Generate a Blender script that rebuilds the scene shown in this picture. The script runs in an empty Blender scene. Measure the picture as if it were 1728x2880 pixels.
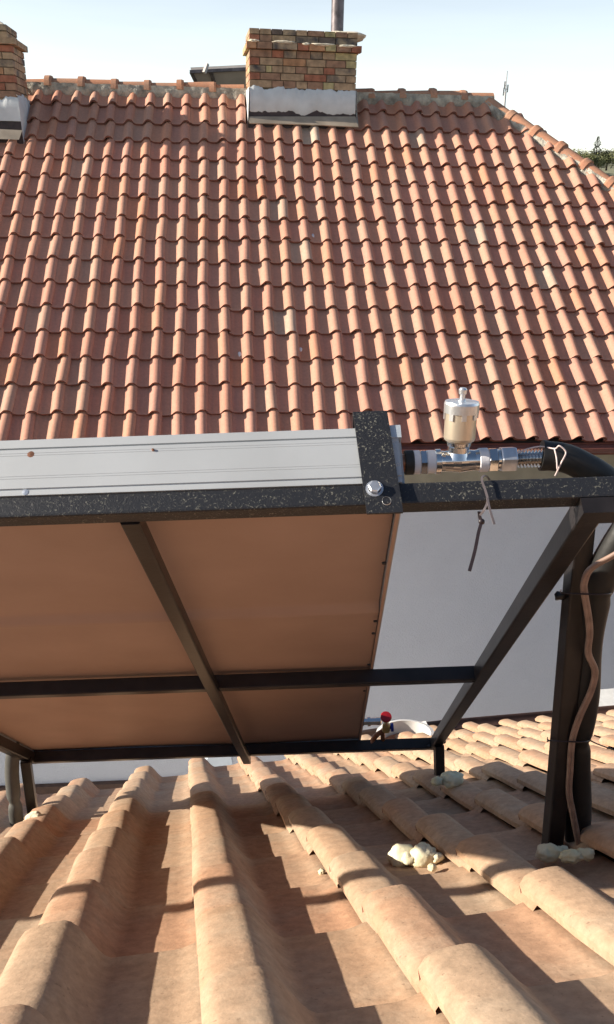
import bpy, bmesh, math, random
from mathutils import Vector, Matrix, noise
R_ = math.radians
rnd = random.Random(7)
sc = bpy.context.scene
COL = sc.collection
V = Vector

# ------------------------------------------------------------------ camera, sky, sun, exposure
PITCH, ROLL, FPX = 21.8, 1.2, 2300.0
_p, _t = R_(PITCH), R_(ROLL)
fw = V((0, math.cos(_p), -math.sin(_p))); up0 = V((0, math.sin(_p), math.cos(_p))); rt0 = V((1, 0, 0))
RT = rt0 * math.cos(_t) + up0 * math.sin(_t)
UP = -rt0 * math.sin(_t) + up0 * math.cos(_t)
camd = bpy.data.cameras.new('camera'); cam = bpy.data.objects.new('camera', camd); COL.objects.link(cam)
camd.sensor_fit = 'VERTICAL'; camd.sensor_height = 36.0; camd.lens = FPX / 2880 * 36.0
camd.clip_start = 0.02; camd.clip_end = 6000
cam.matrix_world = Matrix(((RT.x, UP.x, -fw.x, 0), (RT.y, UP.y, -fw.y, 0), (RT.z, UP.z, -fw.z, 0), (0, 0, 0, 1)))
sc.camera = cam
SUN = V((-0.905, -0.068, 0.40)).normalized()
wld = bpy.data.worlds.new("World"); sc.world = wld; wld.use_nodes = True
wn = wld.node_tree.nodes; wl = wld.node_tree.links; wn.clear()
sky = wn.new('ShaderNodeTexSky'); sky.sky_type = 'NISHITA'; sky.sun_disc = False
sky.sun_elevation = math.asin(SUN.z); sky.sun_rotation = math.atan2(SUN.x, SUN.y)
sky.air_density = 1.0; sky.dust_density = 1.0; sky.ozone_density = 1.0; sky.altitude = 200
bgn = wn.new('ShaderNodeBackground'); bgn.inputs['Strength'].default_value = 0.07
wo = wn.new('ShaderNodeOutputWorld'); wl.new(sky.outputs[0], bgn.inputs[0])
# bright thin haze low over the horizon, the same all the way round, with faint streaks of cloud
tc = wn.new('ShaderNodeTexCoord'); sx = wn.new('ShaderNodeSeparateXYZ'); wl.new(tc.outputs['Generated'], sx.inputs[0])
mh = wn.new('ShaderNodeMapRange'); mh.interpolation_type = 'SMOOTHSTEP'; mh.inputs[1].default_value = 0.0; mh.inputs[2].default_value = 0.42; mh.inputs[3].default_value = 0.44; mh.inputs[4].default_value = 0.0
wl.new(sx.outputs['Z'], mh.inputs[0])
mpg = wn.new('ShaderNodeMapping'); mpg.inputs['Scale'].default_value = (3, 3, 26); wl.new(tc.outputs['Generated'], mpg.inputs[0])
cn = wn.new('ShaderNodeTexNoise'); cn.inputs['Scale'].default_value = 1.6; cn.inputs['Detail'].default_value = 5; wl.new(mpg.outputs[0], cn.inputs['Vector'])
cm = wn.new('ShaderNodeMapRange'); cm.inputs[1].default_value = 0.35; cm.inputs[2].default_value = 0.65; cm.inputs[3].default_value = 0.96; cm.inputs[4].default_value = 1.04; wl.new(cn.outputs['Fac'], cm.inputs[0])
mm_ = wn.new('ShaderNodeMath'); mm_.operation = 'MULTIPLY'; wl.new(mh.outputs[0], mm_.inputs[0]); wl.new(cm.outputs[0], mm_.inputs[1])
hz = wn.new('ShaderNodeBackground'); hz.inputs[0].default_value = (0.95, 0.94, 0.90, 1); wl.new(mm_.outputs[0], hz.inputs[1])
ad = wn.new('ShaderNodeAddShader'); wl.new(bgn.outputs[0], ad.inputs[0]); wl.new(hz.outputs[0], ad.inputs[1]); wl.new(ad.outputs[0], wo.inputs[0])
sund = bpy.data.lights.new('sun', 'SUN'); sund.energy = 5.0; sund.angle = R_(0.55); sund.color = (1.0, 0.90, 0.76)
suno = bpy.data.objects.new('sun', sund); COL.objects.link(suno)
suno.rotation_euler = (-SUN).to_track_quat('-Z', 'Y').to_euler(); suno.location = SUN * 40
sc.view_settings.view_transform = 'Standard'; sc.view_settings.look = 'None'
sc.view_settings.exposure = 0.82; sc.view_settings.gamma = 1.0; sc.view_settings.use_curve_mapping = False
sc.cycles.max_bounces = 8; sc.cycles.diffuse_bounces = 5

# ------------------------------------------------------------------ helpers
def C2W(x, y, z):            # metres right, up, ahead of the photographer -> world
    return RT * x + UP * y + fw * z
def dirc(x, y, z): return (RT * x + UP * y + fw * z).normalized()
def hit(px, py, O, n):       # where the sight line meets a plane of the place
    d = C2W((px - 864) / FPX, (1440 - py) / FPX, 1.0)
    return d * (O.dot(n) / d.dot(n))
def at(px, py, z): return C2W((px - 864) / FPX * z, (1440 - py) / FPX * z, z)

def mat(name, base, rough=0.7, metal=0.0, var=0.12, scale=8.0, bump=0.15, bscale=60.0, col2=None, spec=0.5, detail=6.0, coat=0.0, trans=0.0, bdist=0.004):
    m = bpy.data.materials.new(name); m.use_nodes = True
    nt = m.node_tree; b = nt.nodes['Principled BSDF']
    b.inputs['Roughness'].default_value = rough; b.inputs['Metallic'].default_value = metal
    b.inputs['Specular IOR Level'].default_value = spec
    if coat: b.inputs['Coat Weight'].default_value = coat
    if trans: b.inputs['Transmission Weight'].default_value = trans
    g = nt.nodes.new('ShaderNodeNewGeometry')
    n1 = nt.nodes.new('ShaderNodeTexNoise'); n1.inputs['Scale'].default_value = scale; n1.inputs['Detail'].default_value = detail
    nt.links.new(g.outputs['Position'], n1.inputs['Vector'])
    r = nt.nodes.new('ShaderNodeValToRGB')
    c2 = col2 or tuple(c * (1 - var * 1.6) for c in base)
    c1 = tuple(min(1, c * (1 + var)) for c in base)
    r.color_ramp.elements[0].position = 0.32; r.color_ramp.elements[0].color = (*c2, 1)
    r.color_ramp.elements[1].position = 0.68; r.color_ramp.elements[1].color = (*c1, 1)
    nt.links.new(n1.outputs['Fac'], r.inputs['Fac']); nt.links.new(r.outputs['Color'], b.inputs['Base Color'])
    if bump:
        n2 = nt.nodes.new('ShaderNodeTexNoise'); n2.inputs['Scale'].default_value = bscale; n2.inputs['Detail'].default_value = 5
        nt.links.new(g.outputs['Position'], n2.inputs['Vector'])
        bp = nt.nodes.new('ShaderNodeBump'); bp.inputs['Strength'].default_value = bump; bp.inputs['Distance'].default_value = bdist
        nt.links.new(n2.outputs['Fac'], bp.inputs['Height']); nt.links.new(bp.outputs['Normal'], b.inputs['Normal'])
    return m

def tile_mat(name, cols, nscale, grime, gcol, speck=0.0, sat=0.25, bdist=0.003, bscale=90, lichen=None):
    m = bpy.data.materials.new(name); m.use_nodes = True
    nt = m.node_tree; N = nt.nodes; L = nt.links; b = N['Principled BSDF']
    b.inputs['Roughness'].default_value = 0.82; b.inputs['Specular IOR Level'].default_value = 0.25
    oi = N.new('ShaderNodeObjectInfo'); a = N.new('ShaderNodeAttribute'); a.attribute_name = 'tint'
    add = N.new('ShaderNodeMath'); add.operation = 'ADD'; L.new(oi.outputs['Random'], add.inputs[0]); L.new(a.outputs['Fac'], add.inputs[1])
    fr = N.new('ShaderNodeMath'); fr.operation = 'FRACT'; L.new(add.outputs[0], fr.inputs[0])
    r = N.new('ShaderNodeValToRGB'); r.color_ramp.interpolation = 'LINEAR'
    els = r.color_ramp.elements
    while len(els) < len(cols): els.new(0.5)
    for e, (p, c) in zip(els, cols): e.position = p; e.color = (*c, 1)
    L.new(fr.outputs[0], r.inputs['Fac'])
    g = N.new('ShaderNodeNewGeometry')
    n1 = N.new('ShaderNodeTexNoise'); n1.inputs['Scale'].default_value = nscale; n1.inputs['Detail'].default_value = 8; n1.inputs['Roughness'].default_value = 0.62
    L.new(g.outputs['Position'], n1.inputs['Vector'])
    mr = N.new('ShaderNodeMapRange'); mr.inputs[1].default_value = 0.45; mr.inputs[2].default_value = 0.75; mr.inputs[3].default_value = 0; mr.inputs[4].default_value = grime
    L.new(n1.outputs['Fac'], mr.inputs[0])
    mx = N.new('ShaderNodeMix'); mx.data_type = 'RGBA'; mx.inputs[7].default_value = (*gcol, 1)
    L.new(mr.outputs[0], mx.inputs[0]); L.new(r.outputs['Color'], mx.inputs[6])
    n3 = N.new('ShaderNodeTexNoise'); n3.inputs['Scale'].default_value = nscale * 7; n3.inputs['Detail'].default_value = 6; n3.inputs['Roughness'].default_value = 0.7
    L.new(g.outputs['Position'], n3.inputs['Vector'])
    mr3 = N.new('ShaderNodeMapRange'); mr3.inputs[1].default_value = 0.3; mr3.inputs[2].default_value = 0.7; mr3.inputs[3].default_value = 1 - sat; mr3.inputs[4].default_value = 1 + sat * 0.6
    L.new(n3.outputs['Fac'], mr3.inputs[0])
    vm = N.new('ShaderNodeVectorMath'); vm.operation = 'SCALE'; L.new(mx.outputs[2], vm.inputs[0]); L.new(mr3.outputs[0], vm.inputs['Scale'])
    out = vm.outputs[0]
    if speck:
        vo = N.new('ShaderNodeTexNoise'); vo.inputs['Scale'].default_value = 130; vo.inputs['Detail'].default_value = 2
        L.new(g.outputs['Position'], vo.inputs['Vector'])
        m4 = N.new('ShaderNodeMapRange'); m4.inputs[1].default_value = 0.27; m4.inputs[2].default_value = 0.33; m4.inputs[3].default_value = speck; m4.inputs[4].default_value = 0
        L.new(vo.outputs['Fac'], m4.inputs[0])
        mx2 = N.new('ShaderNodeMix'); mx2.data_type = 'RGBA'; mx2.inputs[7].default_value = (0.10, 0.06, 0.04, 1)
        L.new(m4.outputs[0], mx2.inputs[0]); L.new(out, mx2.inputs[6]); out = mx2.outputs[2]
    if lichen:
        v5 = N.new('ShaderNodeTexNoise'); v5.inputs['Scale'].default_value = 3.2; v5.inputs['Detail'].default_value = 9; v5.inputs['Roughness'].default_value = 0.75
        L.new(g.outputs['Position'], v5.inputs['Vector'])
        m5 = N.new('ShaderNodeMapRange'); m5.inputs[1].default_value = 0.60; m5.inputs[2].default_value = 0.70; m5.inputs[3].default_value = 0; m5.inputs[4].default_value = 0.6
        L.new(v5.outputs['Fac'], m5.inputs[0])
        mx5 = N.new('ShaderNodeMix'); mx5.data_type = 'RGBA'; mx5.inputs[7].default_value = (*lichen, 1)
        L.new(m5.outputs[0], mx5.inputs[0]); L.new(out, mx5.inputs[6]); out = mx5.outputs[2]
    L.new(out, b.inputs['Base Color'])
    n2 = N.new('ShaderNodeTexNoise'); n2.inputs['Scale'].default_value = bscale; n2.inputs['Detail'].default_value = 6
    L.new(g.outputs['Position'], n2.inputs['Vector'])
    bp = N.new('ShaderNodeBump'); bp.inputs['Strength'].default_value = 0.35; bp.inputs['Distance'].default_value = bdist
    L.new(n2.outputs['Fac'], bp.inputs['Height']); L.new(bp.outputs['Normal'], b.inputs['Normal'])
    return m

def speckle_mat():
    m = bpy.data.materials.new('speckled_black_paint'); m.use_nodes = True
    nt = m.node_tree; N = nt.nodes; L = nt.links; b = N['Principled BSDF']
    b.inputs['Roughness'].default_value = 0.42
    g = N.new('ShaderNodeNewGeometry')
    n0 = N.new('ShaderNodeTexNoise'); n0.inputs['Scale'].default_value = 125; n0.inputs['Detail'].default_value = 3; n0.inputs['Distortion'].default_value = 2.6
    L.new(g.outputs['Position'], n0.inputs['Vector'])
    a = N.new('ShaderNodeMapRange'); a.inputs[1].default_value = 0.575; a.inputs[2].default_value = 0.64; L.new(n0.outputs['Fac'], a.inputs[0])
    n1 = N.new('ShaderNodeTexNoise'); n1.inputs['Scale'].default_value = 420; n1.inputs['Detail'].default_value = 2
    L.new(g.outputs['Position'], n1.inputs['Vector'])
    a2 = N.new('ShaderNodeMapRange'); a2.inputs[1].default_value = 0.42; a2.inputs[2].default_value = 0.6; L.new(n1.outputs['Fac'], a2.inputs[0])
    n4 = N.new('ShaderNodeTexNoise'); n4.inputs['Scale'].default_value = 14; n4.inputs['Detail'].default_value = 3; L.new(g.outputs['Position'], n4.inputs['Vector'])
    a4 = N.new('ShaderNodeMapRange'); a4.inputs[1].default_value = 0.36; a4.inputs[2].default_value = 0.62; a4.inputs[3].default_value = 0.25; a4.inputs[4].default_value = 1.0; L.new(n4.outputs['Fac'], a4.inputs[0])
    m0 = N.new('ShaderNodeMath'); m0.operation = 'MULTIPLY'; L.new(a.outputs[0], m0.inputs[0]); L.new(a4.outputs[0], m0.inputs[1])
    mu = N.new('ShaderNodeMath'); mu.operation = 'MULTIPLY'; L.new(m0.outputs[0], mu.inputs[0]); L.new(a2.outputs[0], mu.inputs[1])
    r = N.new('ShaderNodeValToRGB'); r.color_ramp.elements[0].color = (0.018, 0.019, 0.023, 1); r.color_ramp.elements[1].color = (0.22, 0.215, 0.175, 1)
    L.new(mu.outputs[0], r.inputs['Fac']); L.new(r.outputs['Color'], b.inputs['Base Color'])
    bp = N.new('ShaderNodeBump'); bp.inputs['Strength'].default_value = 0.5; bp.inputs['Distance'].default_value = 0.0012
    L.new(n0.outputs['Fac'], bp.inputs['Height']); L.new(bp.outputs['Normal'], b.inputs['Normal'])
    return m

M = {}
M['tileN'] = tile_mat('neighbour_terracotta', [(0.0, (0.52, 0.27, 0.185)), (0.22, (0.50, 0.26, 0.195)), (0.42, (0.49, 0.235, 0.165)), (0.60, (0.50, 0.285, 0.205)), (0.76, (0.54, 0.25, 0.155)), (0.90, (0.49, 0.275, 0.20)), (0.988, (0.49, 0.30, 0.22)), (0.998, (0.46, 0.41, 0.33))],
                      5.0, 0.40, (0.42, 0.24, 0.175), sat=0.14, bscale=50)
M['tileF'] = tile_mat('foreground_terracotta', [(0.0, (0.51, 0.325, 0.205)), (0.3, (0.49, 0.34, 0.23)), (0.55, (0.51, 0.30, 0.19)), (0.8, (0.495, 0.355, 0.245)), (1.0, (0.49, 0.31, 0.195))],
                      7.0, 0.8, (0.50, 0.40, 0.295), speck=0.35, sat=0.24, bdist=0.0022, bscale=140)
M['cap'] = tile_mat('ridge_cap_clay', [(0.0, (0.47, 0.22, 0.13)), (0.5, (0.50, 0.27, 0.17)), (1.0, (0.44, 0.21, 0.13))], 6.0, 0.6, (0.30, 0.22, 0.17), sat=0.2, bscale=60)
M['lip'] = mat('shade_red_tile_edge', (0.21, 0.085, 0.06), 0.9, var=0.2, scale=20)  # darker red for the lower tile ends: shade along the courses put into colour
M['deck'] = mat('dark_roof_underlay', (0.05, 0.038, 0.03), 0.9)
M['mortar'] = mat('grey_ridge_mortar', (0.46, 0.43, 0.36), 0.95, scale=9, var=0.25, col2=(0.20, 0.19, 0.165), bump=0.8, bscale=40, bdist=0.02)
M['stucco'] = mat('whitewashed_stucco', (0.63, 0.66, 0.68), 0.9, scale=7, var=0.02, col2=(0.55, 0.575, 0.59), bump=0.25, bscale=60, bdist=0.005, spec=0.15)
M['bitumen'] = mat('dark_bitumen_coating', (0.04, 0.025, 0.028), 0.6, scale=12, var=0.3, bump=0.5, bscale=30, bdist=0.01)
M['flash'] = mat('tan_painted_flashing_metal', (0.36, 0.30, 0.235), 0.5, metal=0.2, scale=5, var=0.15, bump=0.2, bscale=8, bdist=0.01)
for k, c in dict(tan=(0.40, 0.285, 0.18), olive=(0.44, 0.38, 0.20), red=(0.34, 0.14, 0.085), brown=(0.31, 0.19, 0.125), orange=(0.43, 0.24, 0.13), dark=(0.13, 0.10, 0.085)).items():
    M['b_' + k] = mat('brick_' + k, c, 0.9, scale=14, var=0.2, col2=tuple(x * 0.62 for x in c), bump=0.5, bscale=70, bdist=0.006)
M['b_soot'] = mat('brick_sooty', (0.38, 0.29, 0.19), 0.9, scale=9, var=0.1, col2=(0.06, 0.055, 0.06), bump=0.5, bscale=70, bdist=0.006)
M['joint'] = mat('brick_joint_mortar', (0.20, 0.155, 0.11), 0.95, scale=25, var=0.2, bump=0.4, bscale=80)
M['cream'] = mat('cream_mortar_smear', (0.66, 0.60, 0.48), 0.9, scale=30, var=0.15, bump=0.5, bscale=60, bdist=0.006)
M['flue'] = mat('dark_flue_metal', (0.14, 0.12, 0.13), 0.45, metal=0.4, scale=12, var=0.3, bump=0.1)
M['fascia'] = mat('maroon_gutter_metal', (0.16, 0.055, 0.04), 0.5, scale=12, var=0.15, bump=0.1)
M['wall'] = mat('pale_grey_render', (0.67, 0.675, 0.71), 0.95, scale=3.4, var=0.01, col2=(0.65, 0.655, 0.69), bump=0.9, bscale=70, bdist=0.008, spec=0.2)
M['band'] = mat('beige_eaves_render', (0.36, 0.32, 0.235), 0.95, scale=4, var=0.10, bump=0.4, bscale=90, bdist=0.006)
M['wood'] = mat('dark_brown_gutter', (0.10, 0.052, 0.036), 0.5, scale=12, var=0.2, bump=0.2)
M['alu'] = mat('weathered_aluminium_profile', (0.47, 0.495, 0.515), 0.55, metal=0.2, scale=6, var=0.03, col2=(0.42, 0.44, 0.455), bump=0.12, bscale=300, bdist=0.0006)
M['back'] = mat('dull_galvanised_back_sheet', (0.48, 0.335, 0.275), 0.6, metal=0.15, scale=6, var=0.03, detail=9, col2=(0.44, 0.305, 0.245), bump=0.45, bscale=2.6, bdist=0.02)
M['glass'] = mat('collector_glass', (0.02, 0.025, 0.03), 0.06, bump=0)
M['black'] = mat('satin_black_paint', (0.018, 0.015, 0.015), 0.38, scale=20, var=0.3, bump=0.25, bscale=120, bdist=0.001)
M['speck'] = speckle_mat()
M['foamins'] = mat('black_rubber_foam', (0.013, 0.013, 0.013), 0.55, scale=12, var=0.3, bump=0.3, bscale=60, bdist=0.002)
M['foamgrey'] = mat('grey_rubber_foam', (0.10, 0.10, 0.092), 0.6, scale=12, var=0.2, bump=0.3, bscale=60, bdist=0.002)  # even grey, paler than the black foam sleeves
M['chrome'] = mat('chromed_fitting', (0.72, 0.72, 0.72), 0.16, metal=1.0, var=0.05, scale=40, bump=0.15, bscale=90, bdist=0.0008)
M['nickel'] = mat('satin_nickel_vent_body', (0.74, 0.64, 0.50), 0.36, metal=0.75, var=0.03, scale=40, bump=0.0)
M['bolt'] = mat('zinc_bolt', (0.75, 0.77, 0.80), 0.3, metal=0.8, var=0.1, scale=60, bump=0.2, bscale=200, bdist=0.0005)
M['tape'] = mat('white_thread_tape', (0.74, 0.73, 0.76), 0.5, var=0.05, bump=0.5, bscale=300, bdist=0.0008)
M['copper'] = mat('tarnished_copper', (0.42, 0.20, 0.12), 0.35, metal=0.7, var=0.2, scale=60)
M['brass'] = mat('brass', (0.60, 0.46, 0.20), 0.35, metal=0.8, var=0.1, scale=60)
M['redp'] = mat('red_plastic', (0.36, 0.012, 0.02), 0.35, var=0.05, bump=0)
M['bluep'] = mat('blue_plastic', (0.012, 0.04, 0.30), 0.35, var=0.05, bump=0)
M['pufoam'] = mat('dried_expanding_foam', (0.78, 0.74, 0.56), 0.85, scale=20, var=0.08, col2=(0.66, 0.58, 0.36), bump=0.6, bscale=60, bdist=0.006)
M['whitep'] = mat('white_plastic', (0.72, 0.72, 0.70), 0.45, var=0.05, scale=20, bump=0.1)
M['cable'] = mat('brown_twin_cable', (0.30, 0.20, 0.155), 0.4, var=0.15, scale=50, bump=0.0)
M['clear'] = mat('clear_pinkish_wire', (0.62, 0.50, 0.48), 0.3, var=0.05, scale=50, bump=0)
M['tie'] = mat('grey_cable_tie', (0.13, 0.11, 0.115), 0.4, var=0.1, scale=50, bump=0)
M['tiedark'] = mat('dark_cable_tie', (0.022, 0.014, 0.016), 0.4, var=0.1, scale=50, bump=0)
M['zinc'] = mat('pale_sheet_zinc', (0.50, 0.56, 0.62), 0.45, metal=0.3, var=0.06, scale=8)
M['greyp'] = mat('grey_panel_back', (0.52, 0.47, 0.43), 0.6, var=0.1, scale=4)
M['ground'] = mat('dry_grass_and_earth', (0.13, 0.125, 0.075), 0.95, scale=0.08, var=0.3, bump=0.2, bscale=2)
M['hill'] = mat('scrub_hillside', (0.16, 0.16, 0.10), 0.95, scale=0.06, var=0.35, bump=0.5, bscale=0.5, bdist=0.5)
M['conc'] = mat('courtyard_concrete', (0.30, 0.29, 0.27), 0.9, scale=1.5, var=0.15)
M['leafd'] = mat('conifer_needles', (0.07, 0.09, 0.075), 0.9, scale=2, var=0.4, bump=0)
M['leafg'] = mat('broadleaf_foliage', (0.15, 0.16, 0.07), 0.9, scale=1, var=0.4, bump=0)
M['bark'] = mat('tree_bark', (0.09, 0.065, 0.05), 0.9, scale=6, var=0.3)
M['mast'] = mat('grey_mast_paint', (0.36, 0.37, 0.38), 0.6, var=0.1, scale=2, bump=0)
M['hwall'] = mat('white_far_house_wall', (0.72, 0.70, 0.66), 0.9, var=0.05, scale=1, bump=0)
M['droppings'] = mat('white_droppings', (0.75, 0.76, 0.78), 0.8, var=0.05, scale=50, bump=0)
M['skyglass'] = mat('dark_window_glass', (0.03, 0.035, 0.04), 0.1, var=0.0, bump=0)

WM = {}
def reg(o, W=None):
    WM[o.name] = W or Matrix.Identity(4)
def place(o, parent, W=None):
    W = W or Matrix.Identity(4)
    COL.objects.link(o)
    if parent is not None:
        o.parent = parent; o.matrix_basis = WM[parent.name].inverted() @ W
    else: o.matrix_basis = W
    WM[o.name] = W
    return o
def tag(o, label=None, cat=None, group=None, kind=None):
    if label: o['label'] = label
    if cat: o['category'] = cat
    if group: o['group'] = group
    if kind: o['kind'] = kind
    return o
def empty(name, loc, label, cat, group=None):
    o = bpy.data.objects.new(name, None); o.empty_display_size = 0.1
    place(o, None, Matrix.Translation(loc)); return tag(o, label, cat, group)

class MB:
    def __init__(s): s.v = []; s.f = []; s.sm = []; s.tint = []
    def add(s, vs, fs, smooth=False, tint=0.0):
        k = len(s.v); s.v += [tuple(p) for p in vs]
        for f in fs: s.f.append(tuple(i + k for i in f)); s.sm.append(smooth); s.tint.append(tint)
    def box(s, o, ax, size, smooth=False):       # corner o, three axis vectors, three lengths
        a, b, c = [V(x) * l for x, l in zip(ax, size)]; o = V(o)
        vs = [o, o + a, o + a + b, o + b, o + c, o + a + c, o + a + b + c, o + b + c]
        fs = [(0, 3, 2, 1), (4, 5, 6, 7), (0, 1, 5, 4), (1, 2, 6, 5), (2, 3, 7, 6), (3, 0, 4, 7)]
        if a.cross(b).dot(c) < 0: fs = [f[::-1] for f in fs]
        s.add(vs, fs)
    def sweep(s, pts, prof, upv=None, closed=True, caps=True, smooth=True, scales=None):
        pts = [V(p) for p in pts]; n = len(prof); rings = []
        t = (pts[1] - pts[0]).normalized(); u = V(upv) if upv else (V((0, 0, 1)) if abs(t.z) < .9 else V((0, 1, 0)))
        vs = []
        for i, p in enumerate(pts):
            if i == 0: t = (pts[1] - pts[0])
            elif i == len(pts) - 1: t = pts[-1] - pts[-2]
            else: t = pts[i + 1] - pts[i - 1]
            t = t.normalized(); u = (u - t * u.dot(t)).normalized(); r = t.cross(u)
            k = scales[i] if scales else 1.0
            for (x, y) in prof: vs.append(p + r * x * k + u * y * k)
        fs = []
        for i in range(len(pts) - 1):
            for j in range(n if closed else n - 1):
                a = i * n + j; b2 = i * n + (j + 1) % n
                fs.append((a, b2, b2 + n, a + n))
        s.add(vs, fs, smooth)
        if caps:
            m = len(pts) - 1
            s.add(vs[:n], [tuple(range(n))[::-1]]); s.add(vs[m * n:], [tuple(range(n))])
    def tube(s, pts, r, seg=12, scales=None, **k):
        s.sweep(pts, [(math.cos(i * 2 * math.pi / seg) * r, math.sin(i * 2 * math.pi / seg) * r) for i in range(seg)], scales=scales, **k)
    def lathe(s, base, axis, prof, seg=20, smooth=True):     # prof: (distance along, radius)
        axis = V(axis).normalized(); a = axis.orthogonal().normalized(); b = axis.cross(a); base = V(base)
        for (h0, r0), (h1, r1) in zip(prof[:-1], prof[1:]):
            vs = []
            for h, r in ((h0, r0), (h1, r1)):
                for i in range(seg):
                    q = 2 * math.pi * i / seg; vs.append(base + axis * h + (a * math.cos(q) + b * math.sin(q)) * r)
            s.add(vs, [(i, (i + 1) % seg, seg + (i + 1) % seg, seg + i) for i in range(seg)], smooth)
    def build(s, name, m, parent=None, W=None, label=None, cat=None, group=None, kind=None, tint=False):
        me = bpy.data.meshes.new(name); me.from_pydata(s.v, [], s.f)
        me.polygons.foreach_set('use_smooth', [bool(q) for q in s.sm])
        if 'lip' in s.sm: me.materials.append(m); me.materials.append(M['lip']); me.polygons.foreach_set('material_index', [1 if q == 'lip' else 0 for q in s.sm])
        else: me.materials.append(m)
        if tint:
            a = me.attributes.new('tint', 'FLOAT', 'FACE'); a.data.foreach_set('value', s.tint)
        me.update()
        o = bpy.data.objects.new(name, me); place(o, parent, W)
        return tag(o, label, cat, group, kind)

def sqprof(w, h, r=0.003):
    out = []
    for sx, sy, a0 in ((1, 1, 0), (-1, 1, 90), (-1, -1, 180), (1, -1, 270)):
        for k in (0, 45, 90):
            q = R_(a0 + k); out.append((sx * (w / 2 - r) + r * math.cos(q), sy * (h / 2 - r) + r * math.sin(q)))
    return out
def catmull(pts, n=8):
    pts = [V(p) for p in pts]; P = [pts[0] * 2 - pts[1]] + pts + [pts[-1] * 2 - pts[-2]]; out = []
    for i in range(1, len(P) - 2):
        for k in range(n):
            t = k / n; a, b, c, d = P[i - 1], P[i], P[i + 1], P[i + 2]
            out.append(0.5 * ((2 * b) + (c - a) * t + (2 * a - 5 * b + 4 * c - d) * t * t + (3 * b - a - 3 * c + d) * t ** 3))
    out.append(pts[-1]); return out
def lump(mb, c, ax, size, seed, amp=0.3, sub=3, fr=1.5):
    bm = bmesh.new(); bmesh.ops.create_icosphere(bm, subdivisions=sub, radius=1)
    for v in bm.verts:
        k = 1 + amp * noise.noise(v.co * fr + V((seed * 7.3, seed, 0))) + amp * .4 * noise.noise(v.co * fr * 3 + V((seed, 3, 1)))
        v.co *= k
    bm.verts.index_update()
    vs = [V(c) + V(ax[0]) * v.co.x * size[0] + V(ax[1]) * v.co.y * size[1] + V(ax[2]) * v.co.z * size[2] for v in bm.verts]
    mb.add(vs, [tuple(v.index for v in f.verts) for f in bm.faces], True); bm.free()

def frameM(o, x, y, z): return Matrix(((x.x, y.x, z.x, o.x), (x.y, y.y, z.y, o.y), (x.z, y.z, z.z, o.z), (0, 0, 0, 1)))
Z = V((0, 0, 1))
def axes(yaw): a = R_(yaw); return V((math.cos(a), math.sin(a), 0)), V((-math.sin(a), math.cos(a), 0))

# ------------------------------------------------------------------ roof tile shape (pan, then barrel with a free edge)
def tile_profile(w, h, n, k=0.0, foot=0.45, edge=0.44):
    out = []
    for i in range(n + 1):
        t = i / n; x = -0.10 + 1.10 * t
        # denser round the barrel
        if x < 0.13: z = (0.30 if foot < .47 else 0.14) * h * min(1, ((0.13 - x) / 0.14)) ** 1.7
        elif x < foot: z = 0.0
        elif x < 0.75:
            q = (x - foot) / (0.75 - foot); z = h * (0.5 - 0.5 * math.cos(math.pi * q)) ** (0.80 + k)
        else:
            q = (x - 0.75) / 0.25; z = h * (edge + (1 - edge) * math.sqrt(max(0, 1 - q ** 2.3)))
        out.append((x * w, z))
    return out
def tile_geo(w, L, h, n, raise_, thick, seed, ny=1, lip=0.0, warp=0.0, over=1.16, foot=0.45, edge=0.44):
    r = random.Random(seed); k = r.uniform(-.12, .12)
    prof = tile_profile(w, h * r.uniform(.94, 1.06), n, k, foot, edge)
    ys = [0.0, lip] if lip else [0.0]
    ys += [L * over * (j + 1) / ny for j in range(ny)]
    vs = []; fs = []; m = len(prof); tw = r.uniform(-warp, warp); bow = r.uniform(-warp, warp)
    P = []
    for j, y in enumerate(ys):
        for (x, z) in prof:
            zz = z * (1.05 - .13 * min(1, y / L)) + raise_ * (1 - y / L) + tw * (x / w - .5) * (y / L - .5) + bow * math.sin(math.pi * min(1, y / L))
            if lip and j == 0: zz -= lip * .6
            P.append(V((x, y, zz)))
    for j in range(len(ys) - 1):
        for i in range(m - 1):
            fs.append((j * m + i, j * m + i + 1, (j + 1) * m + i + 1, (j + 1) * m + i))
    g = [(P, fs, True)]
    # lower end, free right edge, left edge: the thickness of the clay
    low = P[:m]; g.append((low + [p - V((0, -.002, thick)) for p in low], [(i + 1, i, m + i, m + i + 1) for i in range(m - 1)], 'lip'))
    rt = [P[j * m + m - 1] for j in range(len(ys))]; q = len(ys)
    g.append((rt + [p - V((0.002, 0, thick)) for p in rt], [(j + 1, j, q + j, q + j + 1) for j in range(q - 1)], False))
    return g
def geo_to_mb(mb, g, W=None, tint=0.0):
    for vs, fs, smo in g: mb.add([W @ v for v in vs] if W else vs, fs, smo, tint)
def mesh_of(g, name, m):
    mb = MB(); geo_to_mb(mb, g); me = bpy.data.meshes.new(name); me.from_pydata(mb.v, [], mb.f)
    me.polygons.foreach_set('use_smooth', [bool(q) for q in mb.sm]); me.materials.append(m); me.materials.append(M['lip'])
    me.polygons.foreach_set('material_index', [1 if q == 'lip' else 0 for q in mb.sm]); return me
def clip_mesh(me, planes):
    bm = bmesh.new(); bm.from_mesh(me)
    for co, no in planes:
        bmesh.ops.bisect_plane(bm, geom=bm.verts[:] + bm.edges[:] + bm.faces[:], plane_co=co, plane_no=no, clear_outer=True)
    empty_ = len(bm.faces) == 0
    m2 = me.copy(); bm.to_mesh(m2); bm.free()
    return None if empty_ else m2

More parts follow.
